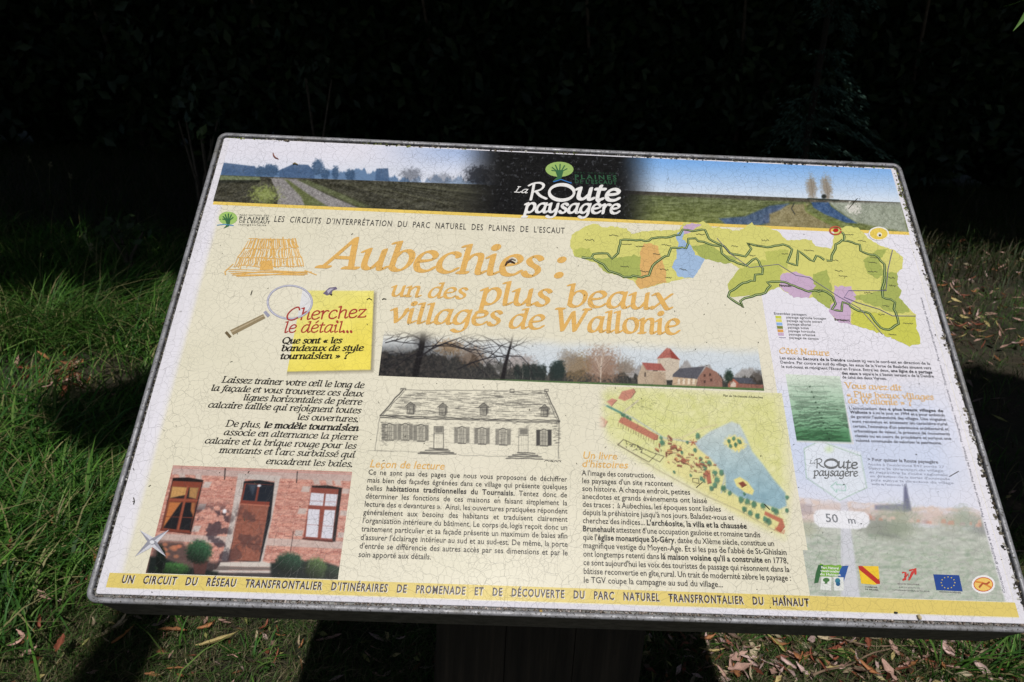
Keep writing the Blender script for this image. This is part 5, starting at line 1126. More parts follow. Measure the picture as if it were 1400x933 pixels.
# --- grass
def blades(n, xy, h, wd, lean, cols, name, seg=3, dirx=None):
    x, y = xy; z = gz(x, y); th = rng.random(n) * 2 * np.pi if dirx is None else dirx; lean = lean * (.5 + rng.random(n))
    h = h * (.5 + .9 * rng.random(n)) * (.55 + 1.0 * fbm(x * 2.6 + 3, y * 2.6 + 8, 6, 3) if seg == 3 else 1); wv = wd * (.7 + .6 * rng.random(n)); px_, py_ = -np.sin(th + .4), np.cos(th + .4)
    V = np.zeros((n, 2 * seg + 1, 3)); 
    for s in range(seg + 1):
        t = s / seg; ox = np.cos(th) * lean * h * t ** 1.9; oy = np.sin(th) * lean * h * t ** 1.9; oz = h * (t - .38 * np.clip(lean, 0, 1.4) * t ** 2.4)
        if s == seg: V[:, 2 * seg] = np.stack([x + ox, y + oy, z + oz], 1)
        else:
            ww = wv * (1 - t * .55) * (.8 if s == 0 else 1)
            V[:, 2 * s] = np.stack([x + ox - px_ * ww / 2, y + oy - py_ * ww / 2, z + oz], 1); V[:, 2 * s + 1] = np.stack([x + ox + px_ * ww / 2, y + oy + py_ * ww / 2, z + oz], 1)
    m_ = 2 * seg + 1; F = []
    for s in range(seg - 1): F += [[2 * s, 2 * s + 1, 2 * s + 3], [2 * s, 2 * s + 3, 2 * s + 2]]
    F += [[2 * seg - 2, 2 * seg - 1, 2 * seg]]
    F = (np.array(F)[None] + (np.arange(n) * m_)[:, None, None]).reshape(-1, 3)
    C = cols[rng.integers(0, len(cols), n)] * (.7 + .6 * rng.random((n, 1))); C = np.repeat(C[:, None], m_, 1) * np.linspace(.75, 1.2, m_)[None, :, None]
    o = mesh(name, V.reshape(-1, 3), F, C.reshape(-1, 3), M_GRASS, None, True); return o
GC_ = np.array([(.060, .165, .022), (.045, .125, .020), (.10, .22, .035), (.032, .085, .018), (.15, .24, .06), (.05, .14, .03), (.26, .24, .11)]); GD = np.array([(.065, .125, .03), (.13, .12, .055), (.05, .095, .025), (.22, .19, .11), (.08, .145, .035)])
def region(n, pts_px, soft=.0, dens=None):
    """points on the ground inside a rectangle (x0,x1,y0,y1) kept where dens says"""
    x0, x1, y0, y1 = pts_px; x = x0 + (x1 - x0) * rng.random(n); y = y0 + (y1 - y0) * rng.random(n)
    if dens is not None: k = rng.random(n) < dens(x, y); x, y = x[k], y[k]
    return x, y
_rc = ground(85, 512)
patch = lambda x, y: sst(fbm(x * 1.7 + 9, y * 1.7 + 5, 21, 4), .34, .56)
clear = lambda x, y: sst(np.hypot((x - _rc.x) / .40, (y + .12 - _rc.y) / .42), .75, 1.15)
xy = region(105000, (-1.25, 2.0, 1.22, 2.15), dens=lambda x, y: .55 + .45 * patch(x * 1.6, y * 1.6)); o = blades(len(xy[0]), xy, .026, .0021, 1.1, GD, 'short_grass'); tag(o, 'short thin turf with moss round and below the board', 'short grass', kind='stuff')
xy = region(46000, (-4.6, -.7, 1.3, 6.2), dens=lambda x, y: (.10 + .90 * patch(x, y)) * np.where(x < -.95 - .0 * y, 1, .3) * (.3 + .7 * clear(x, y))); o = blades(len(xy[0]), xy, .13, .0062, .9, GC_, 'meadow_grass'); tag(o, 'green meadow grass growing left of the board', 'meadow grass', kind='stuff')
xy = region(15000, (-4.6, -.7, 1.5, 6.0), dens=lambda x, y: patch(x * .7, y * .7) * np.where(x < -1.05, 1, .2) * clear(x, y)); o = blades(len(xy[0]), xy, .18, .0115, 1.0, GC_ * 1.05, 'broad_grass'); tag(o, 'broad glossy grass blades among the meadow grass left of the board', 'broad grass', kind='stuff')
xy = region(36000, (.7, 6.5, 1.9, 9.5), dens=lambda x, y: .2 + .8 * patch(x, y)); o = blades(len(xy[0]), xy, .075, .004, .9, np.concatenate([GD * .9, GC_[:3] * .75]), 'thin_grass'); tag(o, 'thin grass among dead leaves right of the board', 'thin grass', kind='stuff')
xy = region(46000, (-9, 9, 5.6, 13)); o = blades(len(xy[0]), xy, .20, .007, .7, GD * .45, 'shaded_grass'); tag(o, 'rank grass in the deep shade under the trees', 'shaded grass', kind='stuff')  # turf colours darkened here to deepen the shade under the trees
def tussock(px, py, n, h, spread, label, lean=1.0, wd=.006, cols=GC_):
    c0 = ground(px, py); r = spread * rng.random(n) ** .6; a = rng.random(n) * 2 * np.pi
    x, y = c0.x + r * np.cos(a), c0.y + r * np.sin(a)
    o = blades(n, (x, y), h, wd, lean, cols, 'grass_tussock', 5, dirx=a + rng.normal(size=n) * .5); me = o.data
    co = np.zeros(len(me.vertices) * 3, np.float32); me.vertices.foreach_get('co', co); co = co.reshape(-1, 3) - np.array([c0.x, c0.y, 0]); me.vertices.foreach_set('co', co.ravel()); me.update()
    o.location = (c0.x, c0.y, 0); tag(o, label, 'grass tussock', 'long grass tussocks left of the board'); return o
for px, py, n, h, sp, lb in ((70, 455, 420, .36, .35, 'large tussock of long arching grass at the left, behind the patch of red leaves'), (150, 440, 460, .34, .35, 'tallest tussock of long bright grass, left of the board and below the dark hedge'), (205, 470, 260, .26, .3, 'grass tussock touching the left rim of the board, half in shade'), (20, 470, 260, .30, .3, 'long grass tussock at the left edge of the photo, above the lit turf'),
                         (60, 700, 420, .17, .22, 'thick lush tussock of broad blades at the left edge beside the board'), (110, 735, 360, .15, .2, 'lush tussock close under the lower left part of the rim'), (20, 780, 320, .14, .2, 'lush tussock in the lower left corner region'), (45, 620, 260, .15, .2, 'small tussock below the blob of shade on the left'), (110, 650, 240, .14, .16, 'small bright tussock between the shade and the left rim'), (12, 560, 200, .2, .2, 'tussock at the left edge beside the patch of red leaves'), (112, 372, 300, .42, .4, 'tall dark tussock at the upper left, farthest of the lit ones'), (30, 385, 260, .36, .35, 'dark tussock at the left edge near the edge of the lit grass'), (215, 385, 260, .34, .3, 'tall tussock half hidden by the left rim, near its upper half'), (1290, 926, 40, .10, .06, 'tuft of broad green blades at the bottom edge under the right part of the skirt'), (1345, 925, 40, .11, .05, 'tuft of green blades near the bottom right corner of the photo'), (1388, 915, 50, .12, .05, 'tuft of green blades in the bottom right corner of the photo'), (1110, 895, 26, .06, .05, 'little green tuft just under the skirt between the twigs'), (1000, 880, 40, .05, .05, 'little green tuft under the skirt, beside the board shadow'), (345, 905, 30, .05, .05, 'little green tuft below the left part of the board')):
    tussock(px, py, n, h, sp, lb, 1.0, .0052)

# --- seed heads and thin stems standing in the half dark
def stem(px, py, h, col, label, head=True, lean=.15, name='seeding_grass'):
    c0 = ground(px, py); bb = Bag(); n = 7; a = rng.random() * 6
    pts = [(lean * h * (i / n) ** 2 * math.cos(a), lean * h * (i / n) ** 2 * math.sin(a), h * i / n) for i in range(n + 1)]
    for i in range(n):
        p, q = np.array(pts[i]), np.array(pts[i + 1]); r = .0016
        V = [p + (-r, 0, 0), p + (r, 0, 0), q + (r, 0, 0), q + (-r, 0, 0), p + (0, -r, 0), p + (0, r, 0), q + (0, r, 0), q + (0, -r, 0)]
        bb.add(V, [[0, 1, 2], [0, 2, 3], [4, 5, 6], [4, 6, 7]], col)
    root = empty(name, (c0.x, c0.y, float(gz(c0.x, c0.y)))); tag(root, label, 'grass stem', 'thin stems standing in the shade')
    bb.obj('stalk', M_GRASS, root)
    if head:
        hb = Bag(); tp = np.array(pts[-1])
        for k in range(34):
            t = rng.random(); p = tp - (0, 0, .10 * h * 1.2 * t) + rng.normal(size=3) * .006 * (1.2 - t); d = rng.normal(size=3) * .008; e = rng.normal(size=3) * .005
            hb.add([p, p + d, p + d + e + (0, 0, .008)], [[0, 1, 2]], np.array(col) * 1.3)
        hb.obj('seed_head', M_GRASS, root)['kind'] = 'stuff'
for k, (px, py, h, lb) in enumerate(((1303, 320, .52, 'pale bare stem standing alone in the shade right of the board'), (134, 395, .34, 'stem with a pale green seed head left of the board, lit by the sun'), (142, 395, .30, 'shorter seed head beside the pale green one left of the board'), (70, 280, .40, 'tan seed head among the faint grasses at the upper left'), (58, 270, .40, 'leftmost tan seed head at the upper left'), (100, 290, .35, 'lower tan seed head at the upper left'), (1345, 370, .2, 'pale stem among the leaves right of the board'), (1376, 390, .2, 'pale stem near the right edge of the photo'))):
    stem(px, py, h, (.26, .24, .14) if k != 1 else (.30, .36, .18), lb, head=(k not in (0, 6)), lean=.15 + .1 * rng.random())

# ------------------------------------------------------------------ dead leaves, each a thing of its own
def leaf_mesh(kind, seed):
    r_ = np.random.default_rng(seed); n = 8; mcr = 5; curl = {'flat': .35, 'curled': 1.6, 'rolled': .8}[kind] * (.6 + .8 * r_.random())
    wid = {'flat': .30, 'curled': .22, 'rolled': .17}[kind] * (.8 + .4 * r_.random()); fold = {'flat': .25, 'curled': .7, 'rolled': 1.5}[kind]
    tw = r_.normal() * .6; sb = r_.normal() * .25; V = []; C = []; F = []; x = z = 0.0
    for i in range(n + 1):
        t = i / n; a = curl * (t - .35); w_ = wid * math.sin(math.pi * min(1, max(0.02, (t * .93 + .04)))) ** .8 * (1 + .2 * r_.normal())
        for j in range(mcr):
            s = (j / (mcr - 1) - .5) * 2; fa = fold * abs(s); y_ = s * w_ * .5 * math.cos(fa * .6); zz = w_ * .5 * abs(s) * math.sin(fa * .9) + .01 * r_.normal()
            ty = y_ * math.cos(tw * t) - zz * math.sin(tw * t); tz = y_ * math.sin(tw * t) + zz * math.cos(tw * t)
            V.append((x - tz * math.sin(a), ty + sb * t * (1 - t), z + tz * math.cos(a))); C.append(.55 + .5 * r_.random() + (.35 if j == 2 else 0) - (.25 if j in (0, 4) and r_.random() < .4 else 0))
        x += math.cos(a) / n; z += math.sin(a) / n
    V = np.array(V); V[:, 0] -= V[:, 0].mean(); V[:, 2] -= V[:, 2].min()
    for i in range(n):
        for j in range(mcr - 1): q = i * mcr + j; F.append([q, q + 1, q + mcr + 1, q + mcr])
    return V, F, np.array(C)
COLS = {'pinkish tan': (.40, .25, .20), 'pale pink': (.48, .34, .31), 'orange brown': (.30, .13, .055), 'yellow': (.44, .35, .15), 'dark brown': (.10, .06, .04), 'russet': (.22, .07, .04), 'straw coloured': (.38, .31, .20), 'greenish yellow': (.30, .30, .10)}
LM = {}
def leaf_data(cn, kind, v):
    if (cn, kind, v) not in LM:
        V, F, C = leaf_mesh(kind, hash_(cn + kind) + v); o = mesh('fallen_leaf', V, F, np.array(COLS[cn])[None] * C[:, None] * 1.5, M_LEAF, None, True); LM[(cn, kind, v)] = o.data; bpy.data.objects.remove(o)
    return LM[(cn, kind, v)]
def hash_(s): return sum((i + 1) * ord(c) for i, c in enumerate(s)) % 9973
def leaf(px, py, size, cn, kind, label, group='dead leaves on the ground', rz=None, tilt=.25, lift=.003):
    p = ground(px, py); o = bpy.data.objects.new('fallen_leaf', leaf_data(cn, kind, int(rng.random() * 3))); COL.objects.link(o)
    o.location = (p.x, p.y, float(gz(p.x, p.y)) + lift + .008 * rng.random()); s = size * (1 + .15 * rng.normal()); o.scale = (s, s, s)
    o.rotation_euler = (rng.normal() * tilt, rng.normal() * tilt, rng.random() * 6.28 if rz is None else rz); tag(o, label, 'leaf', group)
U_ = 'dead leaves on the ground'
for a in ((300, 886, .085, 'yellow', 'rolled', 'long yellow curled leaf, longest of those below the left part of the board', .15), (226, 857, .07, 'pale pink', 'curled', 'pale pink spiky leaf just below the lower left corner of the board', 1.0), (236, 872, .07, 'orange brown', 'rolled', 'orange brown rolled leaf right under the pale pink spiky one', .1), (284, 866, .05, 'orange brown', 'curled', 'orange leaf between the skirt and the long yellow leaf', .4), (235, 847, .045, 'yellow', 'flat', 'yellow leaf touching the skirt beside the pale pink spiky leaf', .6),
          (103, 503, .11, 'straw coloured', 'rolled', 'upright straw coloured leaf beside the patch of red leaves on the left', 1.3), (54, 506, .09, 'pale pink', 'rolled', 'pale leaf at the left of the patch of red leaves', 1.8), (26, 498, .09, 'pinkish tan', 'curled', 'pinkish leaf at the far left, level with the patch of red leaves', 2.0), (66, 602, .09, 'yellow', 'rolled', 'orange and yellow leaf at the lower left tip of the dark shadow blob', .05), (68, 622, .075, 'pinkish tan', 'curled', 'grey pink curled leaf just below the shadow blob on the left', 1.2), (84, 832, .05, 'pale pink', 'flat', 'pale pink leaf lying left of the lower left board corner', -.4), (70, 830, .05, 'yellow', 'rolled', 'yellow rolled leaf beside the pale pink one left of the board corner', .5),
          (40, 885, .045, 'orange brown', 'curled', 'tan leaf low at the left edge beside the dark band', 1.2), (40, 905, .05, 'pinkish tan', 'flat', 'wrinkled pinkish leaf in the lower left, left of the dark band', .9), (1352, 395, .085, 'pinkish tan', 'flat', 'largest pink leaf right of the board, upper one of the lit patch', -.2), (1347, 434, .085, 'pinkish tan', 'curled', 'pink leaf right of the board, lower middle of the lit patch', -.1), (1390, 441, .09, 'pinkish tan', 'flat', 'pink leaf at the right edge of the photo', 0), (1335, 402, .08, 'greenish yellow', 'rolled', 'yellow green upright leaf right of the board', 1.2), (1365, 425, .08, 'greenish yellow', 'rolled', 'second yellow green leaf, between the pink ones right of the board', 1.4), (1318, 432, .07, 'pinkish tan', 'curled', 'pinkish leaf close to the right rim of the board', .1), (1288, 393, .07, 'orange brown', 'curled', 'orange leaf touching the right rim near the lit patch top', -.6),
          (1022, 908, .052, 'pale pink', 'flat', 'pale pink flat leaf below the board, nearest to its shadow', 0), (1052, 917, .055, 'pale pink', 'rolled', 'grey pink rolled leaf below the board, right of the flat one', -.6), (1092, 910, .07, 'orange brown', 'rolled', 'orange brown rolled leaf below the board between two pink ones', 1.0), (1010, 922, .055, 'pinkish tan', 'flat', 'broad pinkish leaf at the bottom edge right of the board shadow', .2), (972, 896, .06, 'yellow', 'rolled', 'long yellow green leaf at the edge of the board shadow', .0), (966, 884, .045, 'orange brown', 'curled', 'tan curled leaf touching the right edge of the board shadow', .3), (1060, 893, .08, 'greenish yellow', 'rolled', 'thin yellow leaf crossing the turf below the board', 2.1), (1296, 905, .065, 'pale pink', 'curled', 'pale curled leaf hanging over the twigs below the board at the right', 2.2), (1285, 892, .05, 'pale pink', 'flat', 'pale leaf right under the skirt above the curled pale leaf', .7), (1330, 879, .05, 'yellow', 'flat', 'bright yellow leaf just under the skirt at the right', 0), (1187, 915, .03, 'yellow', 'curled', 'small rounded yellow leaf on the soil below the board at the right', 0), (1140, 912, .04, 'russet', 'curled', 'small russet leaf between the twigs below the board', .6)):
    leaf(a[0], a[1], a[2], a[3], a[4], a[5], U_, a[6], .15, .012)
for a in ((520, 874, .06, 'pale pink', 'flat', 0), (545, 876, .06, 'pale pink', 'curled', -.4), (515, 890, .05, 'pinkish tan', 'rolled', .3), (510, 903, .05, 'pinkish tan', 'rolled', -.3), (582, 914, .03, 'pale pink', 'flat', 0), (450, 876, .06, 'pinkish tan', 'rolled', .1), (620, 890, .06, 'straw coloured', 'rolled', -.8), (516, 925, .05, 'pinkish tan', 'curled', -.6), (150, 870, .08, 'straw coloured', 'rolled', .9)):
    leaf(a[0], a[1], a[2], a[3], a[4], 'dead leaf dimly seen in the shade under the board', 'dead leaves in the shade under the board', a[5])
def where(px, py, cn, kd, zn):
    if 'right half' in zn: return f'small {cn} {kd} leaf ' + ('just under the skirt' if py < 898 else 'at the bottom edge' if py > 918 else 'midway down') + (', beside the board shadow' if px < 1080 else ', among the twigs' if px < 1240 else ', near the right edge')
    if 'left part' in zn: return f'small {cn} {kd} leaf ' + ('under the lower left skirt' if py < 890 else 'at the bottom edge') + (', beside the dark band' if px < 300 else ', beside the board shadow')
    if 'thin grass' in zn: return f'{cn} {kd} leaf in the ' + ('upper' if py < 390 else 'middle' if py < 435 else 'lower') + ' lit patch at right, ' + ('by the rim' if px < 1330 else 'by the photo edge')
    if 'red leaves' in zn: return f'{cn} {kd} leaf in the patch of red leaves, ' + ('left' if px < 78 else 'right') + (' top' if py < 515 else ' bottom')
    return f'{cn} {kd} leaf in the left grass, ' + ('above' if py < 600 else 'beside' if py < 760 else 'below') + ' the house picture level' + (', far left' if px < 60 else '')
ZN = (('right of the board, in the lit patch of thin grass', 95, lambda: (1285 + 115 * rng.random(), 345 + 140 * rng.random() ** .8), .072, ('pinkish tan', 'orange brown', 'pinkish tan', 'yellow', 'russet', 'pale pink')),
      ('below the right half of the board', 105, lambda: (965 + 435 * rng.random(), 872 + 60 * rng.random()), .050, ('pinkish tan', 'pale pink', 'orange brown', 'dark brown', 'pinkish tan', 'russet', 'straw coloured', 'dark brown')),
      ('below the left part of the board', 22, lambda: (200 + 215 * rng.random(), 855 + 78 * rng.random()), .036, ('orange brown', 'russet', 'straw coloured', 'pinkish tan')),
      ('in the patch of red leaves left of the board', 46, lambda: (78 + 22 * rng.normal(), 515 + 12 * rng.normal()), .075, ('russet', 'russet', 'orange brown', 'pinkish tan')),
      ('in the green grass left of the board', 34, lambda: (5 + 170 * rng.random(), 490 + 440 * rng.random()), .055, ('pinkish tan', 'orange brown', 'russet', 'straw coloured')))
for zn, n, fn, sz, cs in ZN:
    for k in range(n):
        px, py = fn(); cn = cs[int(rng.random() * len(cs))]; kd = ('flat', 'curled', 'rolled')[int(rng.random() * 3)]
        leaf(px, py, sz, cn, kd, where(px, py, cn, kd, zn), f'small dead leaves {zn}', None, .4, .055 if 'green grass' in zn else .012 if 'red' in zn else .034 if 'thin grass' in zn else .012)
# fine litter nobody could count
lb_ = Bag()
def litter(n, fn, sz):
    for k in range(n):
        x, y = fn(); s = sz * (.5 + rng.random()); a = rng.random() * 6.28; c = np.array(COLS[list(COLS)[int(rng.random() * 8)]]) * (.5 + .7 * rng.random()); z = float(gz(x, y)) + .004 + .014 * rng.random(); dx, dy = math.cos(a) * s, math.sin(a) * s; u, v = rng.normal(size=2) * .3 * s; wq = .12 + .25 * rng.random()
        lb_.add([(x - dx, y - dy, z + u), (x + dy * wq, y - dx * wq, z + v * .4), (x + dx, y + dy, z - u), (x - dy * wq, y + dx * wq, z + abs(v))], [[0, 1, 2], [0, 2, 3]], c)
litter(3200, lambda: (.4 + 1.6 * rng.random(), 1.25 + .7 * rng.random()), .014); litter(500, lambda: (-1.1 + 1.2 * rng.random(), 1.25 + .7 * rng.random()), .013)
litter(1500, lambda: (1.3 + 5 * rng.random(), 2.2 + 6 * rng.random()), .03); litter(500, lambda: (-4 + 3 * rng.random(), 1.6 + 4 * rng.random()), .022)
o = lb_.obj('leaf_litter', M_LEAF); tag(o, 'crumbled leaf litter scattered over soil and turf', 'leaf litter', kind='stuff')

# --- twigs
def twig(pts, r, label):
    P = [ground(*p) for p in pts]; P = smooth([(p.x, p.y) for p in P], 4)[0]; n = len(P); k = 6; c0 = P[0]; V = []; C = []; F = []
    for i, p in enumerate(P):
        t = P[min(i + 1, n - 1)] - P[max(i - 1, 0)]; t = t / np.linalg.norm(t); rr_ = r * (1 - .6 * i / n) * (1 + .12 * rng.normal())
        for j in range(k): a = 2 * math.pi * j / k; V.append((p[0] - c0[0] - t[1] * math.cos(a) * rr_, p[1] - c0[1] + t[0] * math.cos(a) * rr_, .026 + .004 * math.sin(i) + rr_ * math.sin(a))); C.append(np.array((.22, .15, .10)) * (.6 + .6 * rng.random()))
    for i in range(n - 1):
        for j in range(k): jj = (j + 1) % k; F.append([i * k + j, (i + 1) * k + j, (i + 1) * k + jj, i * k + jj])
    o = mesh('twig', V, F, np.array(C), M_BARK, None, True); o.location = (c0[0], c0[1], 0); tag(o, label, 'twig', 'twigs below the board')
twig(((1108, 935), (1150, 922), (1190, 906), (1222, 894)), .0032, 'thick brown twig rising to the right below the board')
twig(((1130, 884), (1180, 892), (1240, 896), (1300, 899), (1345, 905)), .0022, 'long thin twig lying level below the board at the right')
twig(((1345, 905), (1375, 912), (1410, 930)), .0020, 'thin twig at the lower right edge of the photo')
twig(((1150, 930), (1180, 925), (1215, 932)), .0016, 'short thin twig on the soil near the bottom edge')
twig(((1372, 762), (1400, 765)), .003, 'twig end in the shade at the right edge beside the lower right of the board')

# ------------------------------------------------------------------ trees and shrubs
def leaves_in(bag, n, ells, size, cols, aspect=.55, shell=.55):
    wts = np.array([e[3] * e[4] * e[5] for e in ells]) ** .67; idx = rng.choice(len(ells), n, p=wts / wts.sum()); E = np.array(ells)[idx]
    d = rng.normal(size=(n, 3)); d /= np.linalg.norm(d, axis=1, keepdims=True); r = (shell + (1 - shell) * rng.random((n, 1))) * (1 + .08 * np.clip(rng.normal(size=(n, 1)), -2, 2))
    c = E[:, :3] + d * r * E[:, 3:6]; u = rng.normal(size=(n, 3)); u /= np.linalg.norm(u, axis=1, keepdims=True); v = np.cross(u, rng.normal(size=(n, 3))); v /= np.linalg.norm(v, axis=1, keepdims=True)
    s = size * (.6 + .8 * rng.random((n, 1))); w3 = np.cross(u, v) * s * .12
    V = np.stack([c - u * s, c + v * s * aspect + w3, c + u * s, c - v * s * aspect + w3], 1).reshape(-1, 3)
    k = np.arange(n)[:, None] * 4; F = np.concatenate([k + [0, 1, 2], k + [0, 2, 3]], 0)
    C = np.array(cols)[rng.integers(0, len(cols), n)] * (.6 + .7 * rng.random((n, 1))); bag.add(V, F, np.repeat(C, 4, 0))
def limb(bag, P, r0, r1, col=(.10, .08, .06), k=9):
    P = np.array(P, float); n = len(P); V = []; C = []
    for i, p in enumerate(P):
        t = P[min(i + 1, n - 1)] - P[max(i - 1, 0)]; t /= np.linalg.norm(t); u = np.cross(t, (0.3, 1, .2)); u /= np.linalg.norm(u); v = np.cross(t, u); r = (r0 + (r1 - r0) * i / (n - 1))
        for j in range(k): a = 2 * math.pi * j / k; V.append(p + (u * math.cos(a) + v * math.sin(a)) * r * (1 + .08 * math.sin(3 * a + i))); C.append(np.array(col) * (.7 + .6 * rng.random()))
    F = []
    for i in range(n - 1):
        for j in range(k): jj = (j + 1) % k; a, b_, c_, d_ = i * k + j, i * k + jj, (i + 1) * k + jj, (i + 1) * k + j; F += [[a, b_, c_], [a, c_, d_]]
    bag.add(V, F, np.array(C))
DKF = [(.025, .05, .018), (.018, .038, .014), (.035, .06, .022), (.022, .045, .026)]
def tree(x, y, r, h, ells, n, size, label, kindname='tree', group=None, cols=DKF, cat='tree'):
    root = empty(kindname, (x, y, 0)); tag(root, label, cat, group); tb_ = Bag()
    pts = [(0, 0, -.05), (.02 * h * rng.normal() * .3, 0, h * .3), (.03 * h * rng.normal() * .3, 0, h * .65), (0, 0, h)]; limb(tb_, pts, r * 1.25, r * .55); tb_.obj('trunk', M_BARK, root, True)
    for e in ells[:5]:
        bb = Bag(); q = np.array([e[0] - x, e[1] - y, e[2]]); s0 = np.array([0, 0, h * .97]); mid = (s0 + q) / 2 + np.array([0, 0, .06 * np.linalg.norm(q - s0)]); limb(bb, [s0, mid, q], r * .45, r * .12); bb.obj('limb', M_BARK, root, True)
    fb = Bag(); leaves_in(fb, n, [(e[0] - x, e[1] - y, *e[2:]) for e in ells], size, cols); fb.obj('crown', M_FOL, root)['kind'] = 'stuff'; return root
# behind the photographer: the young tree whose trunk and crown shade the turf left of the board, and its neighbours
tree(-.80, -2.0, .115, 5.9, [(-1.08, -2.0, 6.2, .52, .34, .36), (-.5, -2.0, 6.4, .6, .3, .34), (.2, -2.0, 6.75, .6, .3, .3), (.9, -2.1, 6.85, .6, .3, .3)], 9500, .085, 'slender young tree behind the viewer that shades the turf left of the board')
tree(2.6, -2.2, .12, 5.0, [(2.35, -2.1, 5.85, 1.0, .45, .55), (3.3, -2.1, 6.1, 1.1, .6, .8), (2.5, -2.1, 6.6, .95, .5, .55), (4.2, -2.1, 6.1, 1.0, .6, .8)], 8000, .09, 'tree behind the viewer to the right, its crown shading the ground right of the board')
# the wood behind the board, its unseen crowns stretched forward to darken the ground
for k, (x, y, r, h, lb) in enumerate(((-6.5, 13.5, .22, 6, 'leftmost trunk of the dark wood behind the board'), (-2.2, 13.9, .28, 6, 'dark tree trunk in the wood, left of the middle'), (1.8, 13.6, .24, 6, 'dark tree in the wood, right behind the board'), (6.2, 14.0, .3, 6, 'dark tree in the wood towards the right edge'), (11, 13.2, .25, 6, 'outermost tree of the dark wood on the right'))):
    cy = 4.3 if x < 1 else 4.9
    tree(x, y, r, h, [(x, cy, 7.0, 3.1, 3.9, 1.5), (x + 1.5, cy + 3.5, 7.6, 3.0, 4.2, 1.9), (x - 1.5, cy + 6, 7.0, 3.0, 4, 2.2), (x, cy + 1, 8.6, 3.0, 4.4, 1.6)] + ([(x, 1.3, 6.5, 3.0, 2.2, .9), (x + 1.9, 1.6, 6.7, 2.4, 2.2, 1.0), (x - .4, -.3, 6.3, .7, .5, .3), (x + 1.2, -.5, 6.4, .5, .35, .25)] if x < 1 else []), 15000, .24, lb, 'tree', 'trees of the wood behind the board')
hs = [(-8.2, 11.6), (-5.6, 12.1), (-3.2, 11.7), (-.9, 12.2), (1.4, 11.8), (3.7, 12.2), (6.1, 11.8), (8.6, 12.1), (11.2, 11.6), (-10.8, 11.2), (13.6, 11.0)] + [(-9.5 + 2.3 * k, 13.0 + .2 * (k % 2)) for k in range(11)]
ORD = ('first', 'second', 'third', 'fourth', 'fifth', 'sixth', 'seventh', 'eighth', 'ninth', 'tenth', 'eleventh')
for k, (x, y) in enumerate(hs):
    root = empty('hedge_shrub', (x, y, 0)); tag(root, f'{ORD[sorted(h[0] for h in (hs[:11] if k < 11 else hs[11:])).index(x)]} from the left in the {"front" if k < 11 else "back"} row of dark hedge shrubs', 'shrub', 'shrubs of the dark hedge behind the board')
    sb_ = Bag(); [limb(sb_, [(0, 0, 0), (.3 * math.cos(a), .3 * math.sin(a), 1.2), (.8 * math.cos(a), .8 * math.sin(a), 2.8)], .05, .02, k=6) for a in (0, 2.1, 4.2)]; sb_.obj('stem', M_BARK, root, True)
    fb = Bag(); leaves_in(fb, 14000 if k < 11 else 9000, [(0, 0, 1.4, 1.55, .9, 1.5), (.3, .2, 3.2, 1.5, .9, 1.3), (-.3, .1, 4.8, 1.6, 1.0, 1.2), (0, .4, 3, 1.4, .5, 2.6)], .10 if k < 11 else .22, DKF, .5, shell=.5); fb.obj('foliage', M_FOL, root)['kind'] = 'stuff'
def at(px, py, Y):
    d = A.transposed() @ Vector(((px - 700) / 1022.5, (py - 466.5) / 1022.5, 1)); k = Y / d.y; return Vector((d.x * k, Y, CAMZ + d.z * k))
def shrub(px, py, Y, R, n, size, label, cat='shrub', cols=DKF, name='shrub', group=None):
    c = at(px, py, Y); root = empty(name, (c.x, Y, 0)); tag(root, label, cat, group); sb_ = Bag()
    for a in (0.3, 2.3, 4.4): limb(sb_, [(0, 0, 0), (.1 * R[0] * math.cos(a), .1 * R[0] * math.sin(a), c.z * .5), (.5 * R[0] * math.cos(a), .5 * R[0] * math.sin(a), c.z)], .02, .006, k=5)
    sb_.obj('stem', M_BARK, root, True); fb = Bag(); leaves_in(fb, n, [(0, 0, c.z, *R)], size, cols, shell=.3); fb.obj('foliage', M_FOL, root)['kind'] = 'stuff'; return root
shrub(265, 165, 6.2, (.35, .4, .4), 60, .045, 'sparse broad-leaved shrub dimly seen left above the top left corner of the board', cols=[(.035, .06, .03), (.02, .04, .02)])
shrub(430, 108, 7.2, (.3, .3, .3), 50, .05, 'faint broad-leaved shoot in the dark above the upper left of the board', cols=[(.04, .06, .03), (.02, .04, .02)])
shrub(280, 190, 5.6, (.08, .1, .16), 12, .04, 'small leafy shoot beside the top left corner of the board', cols=[(.08, .12, .04)])
shrub(170, 318, 4.8, (.22, .25, .10), 60, .03, 'low leafy plant in the shade left of the board, behind the tall grass', cols=[(.04, .07, .025)])
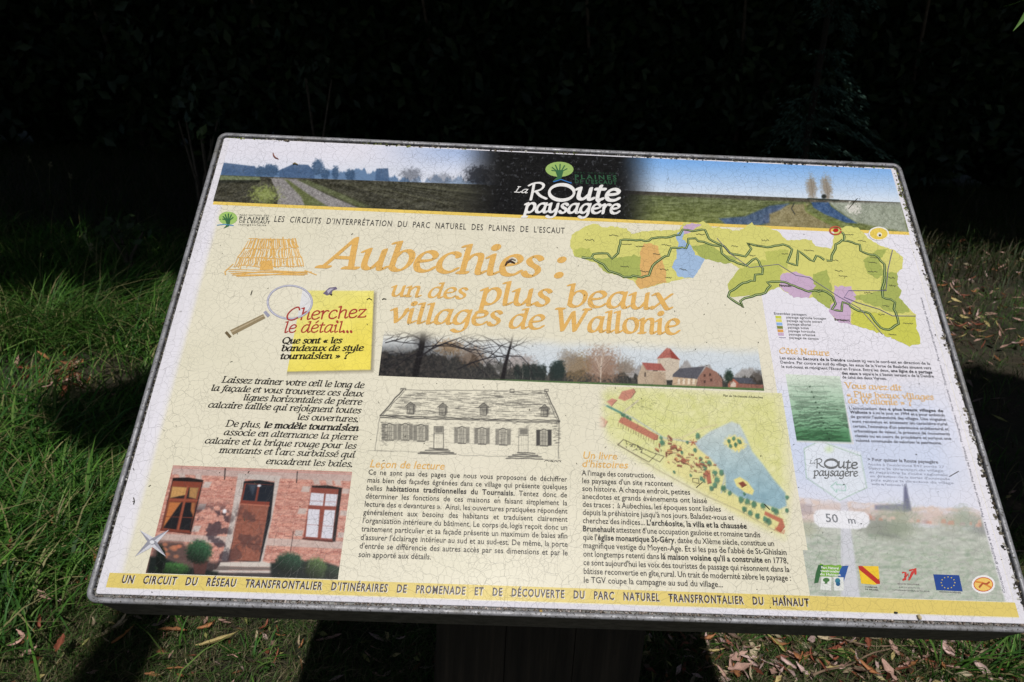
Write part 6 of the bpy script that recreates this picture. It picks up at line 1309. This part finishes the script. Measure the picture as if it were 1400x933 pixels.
# drooping conifer, feathery sprays
c = at(1120, 160, 7.4); root = empty('conifer', (c.x, 7.6, 0)); tag(root, 'bluish conifer with feathery drooping sprays, dimly seen above the upper right of the board', 'conifer'); tb_ = Bag(); limb(tb_, [(0, 0, 0), (0, 0, 2), (.05, 0, 4)], .035, .02, (.03, .025, .02)); tb_.obj('trunk', M_BARK, root, True)
for s in range(26):
    z0 = .6 + 2.6 * rng.random(); a = -math.pi / 2 + rng.normal() * .9; L = .55 + .4 * rng.random(); sb_ = Bag()
    for k in range(150):
        t = rng.random(); side = rng.normal() * .10 * (1.1 - t); p = np.array([math.cos(a) * L * t - math.sin(a) * side, math.sin(a) * L * t + math.cos(a) * side, z0 - .30 * t * t + rng.normal() * .012]); d = np.array([math.cos(a + side * 6), math.sin(a + side * 6), -.3 - .3 * rng.random()]) * .05; e = np.cross(d, rng.normal(size=3)); e = e / np.linalg.norm(e) * .008
        sb_.add([p - e, p + d, p + e], [[0, 1, 2]], np.array((.07, .13, .10)) * (.5 + rng.random()))
    sb_.obj('spray', M_FOL, root)['kind'] = 'stuff'
# --- willow twig hanging into the upper right corner
root = empty('willow_twig', at(1408, -40, 1.2)); tag(root, 'green willow twig with narrow leaves hanging into the upper right corner', 'twig'); tb_ = Bag(); limb(tb_, [(0.02, 0, .35), (.012, 0, .1), (.0, 0, -.01)], .0016, .0007, (.12, .14, .05), 5); tb_.obj('stalk', M_BARK, root, True)
for (p0, p1) in (((1408, 2), (1384, 43)), ((1412, -6), (1372, 9)), ((1418, -30), (1440, 20)), ((1405, -50), (1380, -20))):
    a, b2 = at(*p0, 1.2) - root.location, at(*p1, 1.2) - root.location; lb2 = Bag(); n = 7; V = []
    for i in range(n + 1):
        t = i / n; p = a.lerp(b2, t); p.x += .004 * math.sin(math.pi * t); w_ = .0048 * math.sin(math.pi * (t * .9 + .08)); V += [(p.x - w_, p.y - .002, p.z - w_ * .4), (p.x, p.y, p.z), (p.x + w_, p.y - .002, p.z + w_ * .4)]
    F = [f for i in range(n) for j in (0, 1) for f in ([3 * i + j, 3 * i + j + 1, 3 * i + j + 4], [3 * i + j, 3 * i + j + 4, 3 * i + j + 3])]; lb2.add(V, F, (.16, .30, .08)); lb2.obj('leaf', M_GRASS, root, True)
